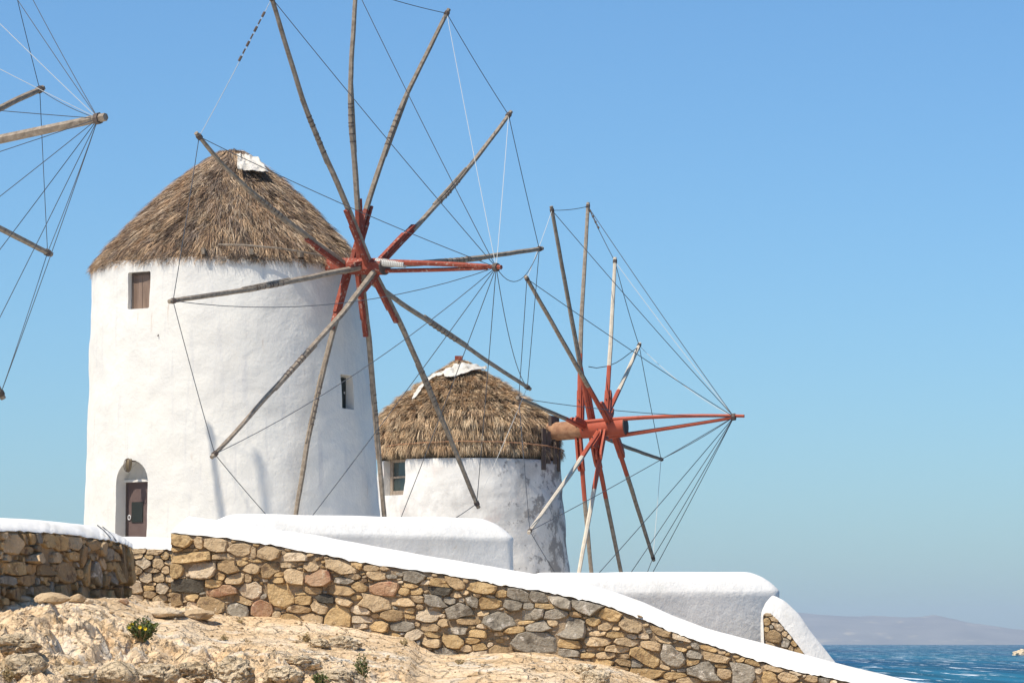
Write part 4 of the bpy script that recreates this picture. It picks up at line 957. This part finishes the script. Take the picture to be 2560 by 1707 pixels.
# sail wheel
H1 = at(838 * K, 612 * K, D1 - 2.75); a1, L1 = solve_axis(H1, 51, 1142 * K, 614 * K)
def offs(H, a, x, y): 
    c = [(abs((lambda p: (853.5, p.x / (p.y * math.cos(PITCH) + p.z * math.sin(PITCH)) * FPX + 1280)[1])(H + a * t) - x * K), t) for t in np.linspace(-2, 3, 2001)]; return min(c)[1]
o1 = {k: offs(H1, a1, x, 612) for k, x in dict(A=800, B=838, C=868, D=805, E=826, F=853).items()}
tips1 = [(o1['A'], [(690, 532), (595, 455), (525, 395), (450, 306)]),
         (o1['B'], [(760, 627), (640, 652), (560, 667), (388, 692)]),
         (o1['C'], [(778, 730), (700, 815), (600, 925), (486, 1051)]),
         (o1['D'], [(765, 760), (730, 900), (705, 1020), (668, 1258)]),
         (o1['E'], [(846, 760), (862, 950), (873, 1080), (891, 1280)]),
         (o1['F'], [(925, 755), (985, 890), (1035, 1010), (1099, 1166)]),
         (o1['A'], [(960, 722), (1055, 785), (1115, 826), (1218, 893)]),
         (o1['B'], [(980, 604), (1060, 597), (1130, 588), (1246, 571)]),
         (o1['C'], [(950, 527), (1040, 430), (1090, 370), (1174, 257)]),
         (o1['D'], [(838, 490), (880, 360), (925, 235), (1031, 22)]),
         (o1['E'], [(819, 420), (806, 290), (804, 205), (818, -40)]),
         (o1['F'], [(790, 455), (730, 320), (697, 235), (621, -16)])]
spec1 = {('side', 0): -1, ('side', 1): 1, ('side', 2): -1, ('side', 6): -1, ('side', 8): -1, ('side', 11): -1, ('side', 10): 1, ('len', 1): 0.35, ('len', 2): 0.62, ('len', 6): 0.55, ('len', 7): 0.3, ('len', 4): 1.05, 'knots': [(11, 0.10, 0.42)],
         ('red', 0): 0, ('red', 3): 1, ('red', 8): 1, ('red', 10): 1, ('red', 9): 1, 'paint_from': -0.2, 'collar': 0.10, ('rimsag', 4): 0.1, 'nostay': ()}
bow1 = [('bowsprit', (0.25, 0.10, 0.08), 0.05, (0.12, 0.0), 0.075, 0.055, M['red']), ('bowsprit', (0.3, -0.10, -0.05), -0.02, (-0.3, -0.02), 0.055, 0.045, M['red'])]
T1, P1 = wheel(mill, H1, a1, tips1, spec1, L1, 0.0095, 0.068, WM, bow1, palestay=(8, 9), palerim=(11, 5), sagstay={1: 0.45, 6: 0.5, 7: 0.55, 2: 0.3, 0: 0.1}, red_len=1.6, hubr=0.215, hub_from=-1.9, hub_to=0.62, hubmat=M['red'])
b = MB(); s0 = H1 + a1 * 0.45 + UP * 0.10 + a1.cross(UP) * 0.07          # rope serving on the upper bowsprit
for k in range(16): b.tube([s0 + a1 * (0.055 * k) + UP * -0.004 * k, s0 + a1 * (0.055 * k + 0.04) + UP * -0.004 * k], 0.098 - 0.0012 * k, 9)
b.build('rope_serving', M['rope_pale'], mill)

# ---------- the further mill
Dn2 = 108.0; PM2 = FPX / Dn2
c2t = at(1173, 1150, Dn2); 
def cen2(z): return Vector((c2t.x + 0.02 * (c2t.z - z) * 0.5, Dn2, z))
def rad2(z): return 2.89 + 0.062 * (c2t.z - z)
mill2 = empty('windmill', (c2t.x, Dn2, 1.9), 'smaller grey weathered windmill with bright red sail hub behind the large mill', 'windmill')
tw2 = tower_mesh(mill2, cen2(0.9), rad2(0.9), cen2(zpx(1146, 105) + 0.03), rad2(c2t.z), M['old_plaster'], 25, amp=0.06)
w2z0, w2z1 = zpx(1237, 106), zpx(1140, 106); w2A, w2H = opening(cen2, rad2, 957, 1011, (w2z0 + w2z1) / 2); w2n = dirn(w2A); w2c = wallpt(cen2, rad2, w2A, (w2z0 + w2z1) / 2)
boolean_cut(tw2, [prism_cut(w2c, w2n, rrect(w2H, (w2z1 - w2z0) / 2 + 0.0, 0.02), 0.42)]); sharp(tw2, 50)
t_ = UP.cross(w2n); p = w2c - w2n * 0.38
b = MB(); hw, hh = w2H - 0.02, (w2z1 - w2z0) / 2 - 0.02
for sx in (-1, 1): b.box(p + t_ * sx * (hw - 0.07), t_, UP, w2n, 0.07, hh, 0.05)
b.box(p + UP * (hh - 0.07), t_, UP, w2n, hw - 0.14, 0.07, 0.045); b.box(p - UP * (hh - 0.07), t_, UP, w2n, hw - 0.14, 0.07, 0.045); b.box(p - UP * 0.02, t_, UP, w2n, hw - 0.14, 0.03, 0.035)
wf = b.build('window', M['frame'], mill2)
for sg in (1, -1):
    b = MB(); b.box(p + UP * sg * (hh * 0.46) - w2n * 0.01, t_, UP, w2n, hw - 0.13, hh * 0.42, 0.008); b.build('pane', M['pane'], wf)
zb = lambda y: zpx(y, 108)
prof2 = [(0.05, zb(902)), (0.30, zb(905)), (0.75, zb(930)), (1.25, zb(957)), (1.75, zb(985)), (2.25, zb(1012)), (2.70, zb(1040)), (2.96, zb(1064)), (3.04, zb(1095)), (3.08, zb(1150))]
prof2 = [(max(r - (0.02 + 0.20 * min(1, r / 3.0)), 0.05), z - 0.03) for r, z in prof2]
cenr2 = lambda z: Vector((cen2(5).x + np.interp(z, [6.5, 8.7], [0, -0.36]), Dn2, z))
STRAW2 = [(0.54, 0.37, 0.215), (0.64, 0.46, 0.28), (0.44, 0.295, 0.175), (0.70, 0.53, 0.34), (0.22, 0.15, 0.095)]
roof2 = thatch(mill2, cenr2, prof2, 2500, 25, 0.36, 0.0068, STRAW2, 21, lambda th: -0.05 + 0 * th, 0.12, spread=0.08, courses=12, shag=1.4)
b = MB(); fp = cenr2(zb(905)); b.box(fp + Vector((0.02, 0, 0.07)), Vector((1, 0, 0)), Vector((0, 1, 0)), UP, 0.125, 0.125, 0.12); b.build('finial', M['red'], roof2)
b = MB(); b.tube([cen2(zb(y)) + dirn(d) * 3.02 for d, y in zip(range(-85, 86, 10), [1128, 1126, 1124, 1122, 1120, 1119, 1118, 1117, 1116, 1117, 1117, 1118, 1119, 1121, 1122, 1124, 1126, 1128])], 0.02, 5); b.build('binding_rope', M['brown_log'], roof2)
for d in (52, 57, 66, 73):       # bare boards hanging under the shaft
    n_ = dirn(d); b = MB(); hgt = 0.5 + 0.14 * (d % 3); b.box(cen2(0) + n_ * 2.90 + UP * (zb(1125) - hgt * 0.5 + 0.25), n_, UP.cross(n_), UP, 0.03, 0.09, hgt); b.build('eave_board', M['dark_wood'], roof2)
b = MB(); n_ = dirn(70); b.box(cen2(0) + n_ * 2.78 + UP * zb(1078), n_, UP.cross(n_), UP, 0.05, 0.38, 0.42); b.build('shaft_board', M['dark_wood'], roof2)
# canvas lying over the thatch near the top
def onroof2(px, py): 
    z = zb(py); r = np.interp(-z, [-q[1] for q in prof2], [q[0] for q in prof2]); c = cenr2(z); x = at(px, py, Dn2).x - c.x
    for _ in range(6):
        x = max(-r * 0.98, min(r * 0.98, x)); yy = Dn2 - math.sqrt(max(r * r - x * x, 0)); z = at(px, py, yy).z; c = cenr2(z)
        r = np.interp(-z, [-q[1] for q in prof2], [q[0] for q in prof2]); x = at(px, py, yy).x - c.x
    return Vector((c.x + x, yy, z)) + Vector((0.0, -0.20, 0.17))
top = [(1030, 1008), (1042, 988), (1056, 968), (1078, 951), (1102, 942), (1125, 933), (1150, 922), (1180, 922), (1216, 930)]
bot = [(1034, 1016), (1050, 1008), (1068, 982), (1090, 963), (1114, 955), (1140, 958), (1166, 950), (1192, 942), (1219, 936)]
for lo_, hi_, shrink, sd_ in ((4, 9, 0.85, 7), (0, 5, 0.5, 9)):
    grid = [[onroof2(a_[0] + (b_[0] - a_[0]) * k / 3 * shrink, a_[1] + (b_[1] - a_[1]) * k / 3 * shrink) for a_, b_ in zip(top[lo_:hi_], bot[lo_:hi_])] for k in range(4)]
    cloth(roof2, grid, M['canvas'], wob=0.11, seed=sd_)
H2 = at(1372 * K, 983 * K, Dn2 - 1.6); a2, L2 = solve_axis(H2, 70, 1688 * K, 957 * K)
o2 = {k: offs(H2, a2, x, 982) for k, x in dict(A=1403, B=1360, Cc=1330, D=1390, E=1380, F=1346).items()}
tips2 = [(o2['F'], [(1290, 957), (1188, 913)]),
         (o2['E'], [(1320, 1075), (1214, 1223)]),
         (o2['D'], [(1360, 1150), (1316, 1388)]),
         (o2['Cc'], [(1343, 1150), (1370, 1440)]),
         (o2['B'], [(1393, 1150), (1448, 1420)]),
         (o2['A'], [(1445, 1105), (1502, 1287)]),
         (o2['F'], [(1440, 1027), (1521, 1055)]),
         (o2['E'], [(1420, 900), (1470, 789)]),
         (o2['D'], [(1402, 800), (1413, 592)]),
         (o2['Cc'], [(1334, 760), (1351, 466)]),
         (o2['B'], [(1318, 760), (1266, 474)]),
         (o2['A'], [(1330, 850), (1265, 735), (1207, 634)])]
spec2 = {'paint_from': -0.55, 'collar': 0.11, 'knots': [(8, 0.60, 0.90)], ('side', 5): -1, ('side', 9): 1, ('side', 10): 1, ('side', 11): 1, ('side', 1): -1, ('rimsag', 7): 0.1}
bow2 = [('bowsprit', (-0.35, 0.20, 0.22), 0.16, (0.30, 0.0), 0.075, 0.05, M['red2']), ('bowsprit', (0.35, -0.30, -0.10), -0.02, (0.0, -0.02), 0.075, 0.05, M['red2'])]
T2, P2 = wheel(mill2, H2, a2, tips2, spec2, L2, 0.0115, 0.072, WM2, bow2, palestay=(7, 8), palerim=(10, 5), sagstay={0: 0.12, 7: 0.2}, red_len=2.1, style='clamp', hubr=0.30, hub_from=-1.9, hub_to=0.92, hubmat=M['brown_log'], pale=(1, 2, 7, 8))
# broken rope end trailing from one tip
b = MB(); pts = [onplane(x * K, y * K, H2 + a2 * o2['E'], a2) for x, y in ((1466, 797), (1450, 808), (1432, 822), (1415, 833), (1395, 841), (1370, 845), (1352, 842))]; b.tube(pts, 0.014, 5); b.build('loose_rope', M['rope_dark'], mill2)

# ---------- the mill beyond the left edge: only its wheel shows
D3 = 74.0
mill3 = None
H3 = at(-282 * K, 380 * K, D3 - 2.4); a3, L3 = solve_axis(H3, 56, 228 * K, 272 * K, 6)
c3 = H3 - a3 * 4.3; c3 = Vector((c3.x, c3.y, 0))
mill3 = empty('windmill', (c3.x, c3.y, 2.0), 'windmill beyond the left edge, only its grey spars and stays showing', 'windmill')
zE = H3.z - 0.1
cen3 = lambda z: Vector((c3.x, c3.y, z))
tower_mesh(mill3, cen3(1.5), 3.6, cen3(zE), 3.3, M['plaster'], 35, nth=90, nz=20)
thatch(mill3, cen3, [(0.05, zE + 2.9), (0.35, zE + 2.85), (1.0, zE + 2.2), (2.3, zE + 1.0), (3.45, zE - 0.08)], 900, 12, 0.6, 0.014, STRAW1, 31, sw1, 0.07, spread=0.1, front=0.5)
tips3 = []
cx, cy, Rv, bh = -282, 380, 744, 413
for k in range(12):
    ph = math.radians(14 - 30 * k)
    tx, ty = cx + bh * math.cos(ph), cy - Rv * math.sin(ph)
    if k == 0: tx, ty = 99, 202
    if k == 1: tx, ty = 118, 585
    if k == 2: tx, ty = 8, 915
    tips3.append((0.1 * ((k % 6) - 2.5), [((tx + cx) / 2, (ty + cy) / 2), (tx, ty)]))
wheel(mill3, H3, a3, tips3, {'paint_from': -0.3, 'collar': 0.12}, L3, 0.0085, 0.085, WM, [('bowsprit', (0.0, 0.0, 0.0), 0.0, (0.17, 0.0), 0.11, 0.085, M['wood'])], palestay=(9, 8), red_len=1.6, style='clamp', hubr=0.24, hub_from=-1.9, hub_to=0.6, hubmat=M['red'])

# ------------------------------------------------------------------ loose rocks, boulders, plants
def rock(px, py_base, wpx, hpx, seed, name, label, mat, flat=1.0, sharpness=0.35, sub=3, group=None, lift=0.35, deep=None, cat=None):
    p = ground_hit(px, py_base); ppm = FPX / p.y; rx = wpx / 2 / ppm; rz = hpx / 2 / ppm; ry = (deep or 0.8) * (rx + rz) / 1.6
    bm = bmesh.new(); bmesh.ops.create_icosphere(bm, subdivisions=sub, radius=1.0)
    R = random.Random(seed); planes = [(Vector((R.gauss(0, 1), R.gauss(0, 1), R.gauss(0, 0.8))).normalized(), R.uniform(0.62, 0.92)) for _ in range(9)]
    rot = Matrix.Rotation(R.uniform(-0.5, 0.5), 3, 'Z') @ Matrix.Rotation(R.uniform(-0.12, 0.12), 3, 'Y')
    for vv in bm.verts:
        d = vv.co.normalized(); r = 1.0
        for n_, h in planes:
            k = d.dot(n_)
            if k * r > h: r = h / k * (1 - 0.25) + r * 0.25
        r *= 1 + sharpness * 0.22 * mnoise.noise(d * 1.6 + Vector((seed, 0, 0))) + sharpness * 0.16 * mnoise.noise(d * 4 + Vector((0, seed, 0))) + sharpness * 0.07 * mnoise.noise(d * 10 + Vector((0, seed, 3))) - sharpness * 0.16 * max(0, 0.3 - abs(mnoise.noise(d * 2.6 + Vector((7, seed, 3))))) / 0.3 - sharpness * 0.07 * max(0, 0.3 - abs(mnoise.noise(d * 6 + Vector((7, 2, seed))))) / 0.3
        q = rot @ Vector((d.x * r * rx * 1.1, d.y * r * ry, d.z * r * rz * 1.1)); vv.co = q
    me = bpy.data.meshes.new(name); bm.to_mesh(me); bm.free(); me.materials.append(mat)
    me.polygons.foreach_set('use_smooth', np.ones(len(me.polygons), bool))
    o = bpy.data.objects.new(name, me); C.objects.link(o); o.location = p + Vector((0, ry * 0.6, rz * (1 - lift * 0.5))); sharp(o, 22)
    return setp(o, label, cat or 'rock', group)
RK = [
 (125, 1509, 104, 30, 'rock', 'long tan slab lying loose below the left wall', 't', 2, 0.7),
 (115, 1484, 78, 34, 'rock', 'brown block resting behind the long slab below the left wall', 'b', 2, 0.8),
 (82, 1466, 58, 24, 'rock', 'grey-brown block wedged against the foot of the left wall', 'b', 2, 0.8),
 (50, 1488, 46, 20, 'rock', 'small grey stone left of the brown block', 'g', 2, 0.8),
 (12, 1500, 40, 30, 'rock', 'rounded brown stone at the left edge under the wall', 'b', 2, 0.8),
 (60, 1507, 34, 20, 'rock', 'small pale stone just left of the long slab', 'p', 2, 0.8),
 (101, 1512, 24, 14, 'rock', 'pebble-sized tan stone in front of the long slab', 't', 2, 0.8),
 (192, 1506, 50, 24, 'rock', 'pale stone just right of the long slab', 't', 2, 0.8),
 (170, 1484, 44, 24, 'rock', 'flat brown stone under the overhanging left wall', 'b', 2, 0.8),
 (224, 1510, 22, 14, 'rock', 'small stone on the bare earth under the left wall', 'p', 2, 0.8),
 (259, 1514, 18, 13, 'rock', 'tiny pale stone on the path to the gap wall', 'p', 2, 0.8),
 (309, 1511, 28, 17, 'rock', 'pinkish stone on the path below the gap wall', 'r', 2, 0.8),
 (398, 1545, 120, 30, 'rock_slab', 'flat pale slab at the foot of the long wall', 'p', 3, 0.8),
 (490, 1549, 104, 30, 'rock_slab', 'flat tan slab at the left corner of the long wall', 't', 3, 0.8),
]
for k, (x, y, wd, ht, nm, lb, cl, sub, dp) in enumerate(RK):
    rock(x, y, wd, ht, 100 + k, nm, lb, ST[cl], sub=sub, deep=dp, sharpness=0.6)
BL = [
 (52, 1692, 124, 72, 'rounded tan boulder in the bottom left corner', 0.5),
 (40, 1630, 110, 56, 'craggy boulder above the rounded one at the left edge', 1.2),
 (182, 1708, 120, 54, 'cracked pale boulder right of the corner boulder', 0.9),
 (292, 1712, 104, 76, 'smooth pale boulder below the flowering plant', 0.4),
 (385, 1712, 116, 70, 'pitted grey crag below the flowering plant', 1.4),
 (484, 1706, 100, 66, 'ochre crag in the middle of the rocky outcrop', 1.3),
 (585, 1710, 110, 86, 'tall broken crag at the right of the outcrop', 1.4),
 (706, 1712, 104, 50, 'pale slab leaning at the bottom of the outcrop', 0.8),
 (752, 1672, 100, 42, 'grey slab above the leaning pale slab', 0.9),
 (848, 1714, 112, 56, 'rounded boulder at the bottom beside the small green shrub', 0.7),
 (860, 1622, 90, 40, 'tan boulder at the foot of the long wall', 0.6),
 (797, 1618, 56, 28, 'grey block left of the tan boulder by the long wall', 0.8),
 (1458, 1688, 70, 32, 'tan outcrop under the long wall near the bottom', 0.7),
 (1490, 1716, 80, 54, 'bulging sandy outcrop under the long wall at the bottom edge', 0.6),
]
for k, (x, y, wd, ht, lb, shp) in enumerate(BL):
    rock(x, y, wd * 1.05, ht, 200 + k, 'boulder', lb, M['boulder'], sub=4, sharpness=min(shp, 0.9), lift=0.9, deep=1.0)
# loose rubble on the sandy slope: nothing tells these apart
R = random.Random(5)
for k in range(46):
    x = R.uniform(0, 1050); y = R.uniform(1530, 1700) if x < 900 else R.uniform(1640, 1700); sz = R.uniform(5, 15)
    rock(x, y, sz, sz * R.uniform(0.5, 0.8), 400 + k, 'pebble', 'small loose stone lying on the sandy slope below the walls', ST[R.choice('tpopb')], sub=1, sharpness=0.8, group='loose stones on the slope', cat='stone')

gb = MB(); R = random.Random(8); n_g = 0
gx = np.array([R.uniform(-5.6, 4.6) for _ in range(2600)]); gy = np.array([R.uniform(30.5, 40.6) for _ in range(2600)])
gz = ground_z(gx, gy)
for x, y, z in zip(gx, gy, gz):
    if y > wall_y(x) - 0.12 or (x > 1.2 and R.random() < 0.5): continue
    r = 0.007 + 0.022 * R.random() ** 3; P = []
    for q in range(6):
        d = [(1, 0, 0), (-1, 0, 0), (0, 1, 0), (0, -1, 0), (0, 0, 1), (0, 0, -1)][q]; P.append((x + d[0] * r * R.uniform(.7, 1.5), y + d[1] * r * R.uniform(.7, 1.5), z + r * 0.3 + d[2] * r * R.uniform(.5, .9)))
    gb.add(P, [(0, 2, 4), (2, 1, 4), (1, 3, 4), (3, 0, 4), (2, 0, 5), (1, 2, 5), (3, 1, 5), (0, 3, 5)], R.choice((0, 0, 1, 2)))
o = gb.build('gravel', [ST['t'], ST['p'], ST['b']]); setp(o, 'fine gravel and chips strewn over the sandy slope', 'gravel', kind='stuff')

def shrub(px, py, wpx, hpx, nstem, nleaf, leafmat, label, seed, flowers=0, name='shrub', leaf=0.02, spread=1.0):
    p = ground_hit(px, py); ppm = FPX / p.y; rx = wpx / 2 / ppm; hz = hpx / ppm; R = random.Random(seed)
    root = empty(name, p, label, 'plant'); st = MB(); lf = MB(); fl = []
    for k in range(nstem):
        a_ = R.uniform(0, 2 * math.pi); rr = R.uniform(0.15, 1) ** 0.7; tip = p + Vector((math.cos(a_) * rx * rr * spread, math.sin(a_) * rx * rr * 0.8, hz * R.uniform(0.55, 1.0) * (1.1 - 0.45 * rr)))
        b0 = p + Vector((math.cos(a_) * rx * 0.15, math.sin(a_) * rx * 0.15, -0.03)); mid = b0.lerp(tip, 0.5) + Vector((R.uniform(-1, 1), R.uniform(-1, 1), 0.6)) * hz * 0.12
        pts = [b0, mid, tip]; st.tube(pts, [0.006, 0.004, 0.002], 4)
        for q in range(nleaf):
            t = R.uniform(0.2, 1.0); c_ = (b0 * (1 - t) ** 2 + mid * 2 * t * (1 - t) + tip * t * t) + Vector((R.gauss(0, 1), R.gauss(0, 1), R.gauss(0, 1))) * 0.015
            d = Vector((R.gauss(0, 1), R.gauss(0, 1), R.gauss(0.5, 0.7))).normalized(); s_ = d.cross(Vector((R.gauss(0, 1), R.gauss(0, 1), R.gauss(0, 1)))).normalized(); l = leaf * R.uniform(0.6, 1.5); n_ = d.cross(s_)
            lf.add([c_, c_ + d * l * 0.5 + s_ * l * 0.3 + n_ * l * .1, c_ + d * l, c_ + d * l * 0.5 - s_ * l * 0.3 + n_ * l * .1], [(0, 1, 2), (0, 2, 3)])
        if k < flowers: fl.append(tip)
    st.build('stems', M['dryleaf'], root); o = lf.build('foliage', leafmat, root); o['kind'] = 'stuff'
    for t in fl:
        b = MB()
        for q in range(8):
            a_ = q * math.pi / 4; d = Vector((math.cos(a_), -0.5, math.sin(a_))).normalized(); s_ = Vector((-math.sin(a_), 0, math.cos(a_)))
            b.add([t, t + d * 0.014 + s_ * 0.007, t + d * 0.026, t + d * 0.014 - s_ * 0.007], [(0, 1, 2, 3)])
        b.build('flower', M['flower'], root)
    return root
shrub(354, 1601, 84, 58, 46, 26, M['leaf'], 'green shrub with yellow flowers on the sandy slope', 1, flowers=7, name='flowering_plant', leaf=0.030)
shrub(905, 1700, 44, 74, 26, 14, M['leaf'], 'small upright scraggy green shrub at the bottom of the slope', 2, leaf=0.026)
shrub(800, 1707, 44, 26, 22, 16, M['leaf'], 'low yellow-green tuft at the bottom edge among boulders', 3, leaf=0.024)
shrub(765, 1604, 34, 20, 24, 3, M['dryleaf'], 'dry brown grass tuft near the foot of the long wall', 4, name='dry_tuft', leaf=0.03)
shrub(20, 1700, 34, 30, 22, 10, M['dryleaf'], 'dry reddish tuft on the corner boulder at bottom left', 5, name='dry_tuft', leaf=0.025)
shrub(690, 1712, 34, 30, 22, 10, M['dryleaf'], 'dry brown tuft left of the yellow-green tuft at the bottom', 6, name='dry_tuft', leaf=0.025)
for k, (x, y, wd, ht) in enumerate([(600, 1556, 20, 10), (1010, 1612, 26, 16), (560, 1600, 26, 12), (1150, 1660, 24, 12)]):
    t = shrub(x, y, wd, ht, 12, 4, M['dryleaf'], 'tiny tuft of dry grass on the sandy slope', 60 + k, name='dry_tuft', leaf=0.03); t['group'] = 'tiny dry grass tufts on the slope'
# islet in the sea at the right edge
r_ = ray(2556, 1636); kk = SEA / r_.z; ip = r_ * kk
bm = bmesh.new(); bmesh.ops.create_icosphere(bm, subdivisions=4, radius=1.0); sx = 22 / FPX * ip.y
for vv in bm.verts:
    d = vv.co.normalized(); r = 1 + 0.35 * mnoise.noise(d * 2) + 0.2 * mnoise.noise(d * 5); vv.co = Vector((d.x * sx * r, d.y * sx * r, d.z * sx * 0.62 * r))
me = bpy.data.meshes.new('sea_rock'); bm.to_mesh(me); bm.free(); me.materials.append(M['boulder']); o = bpy.data.objects.new('sea_rock', me); C.objects.link(o); o.location = ip
setp(o, 'pale rock rising from the sea at the right edge', 'rock')
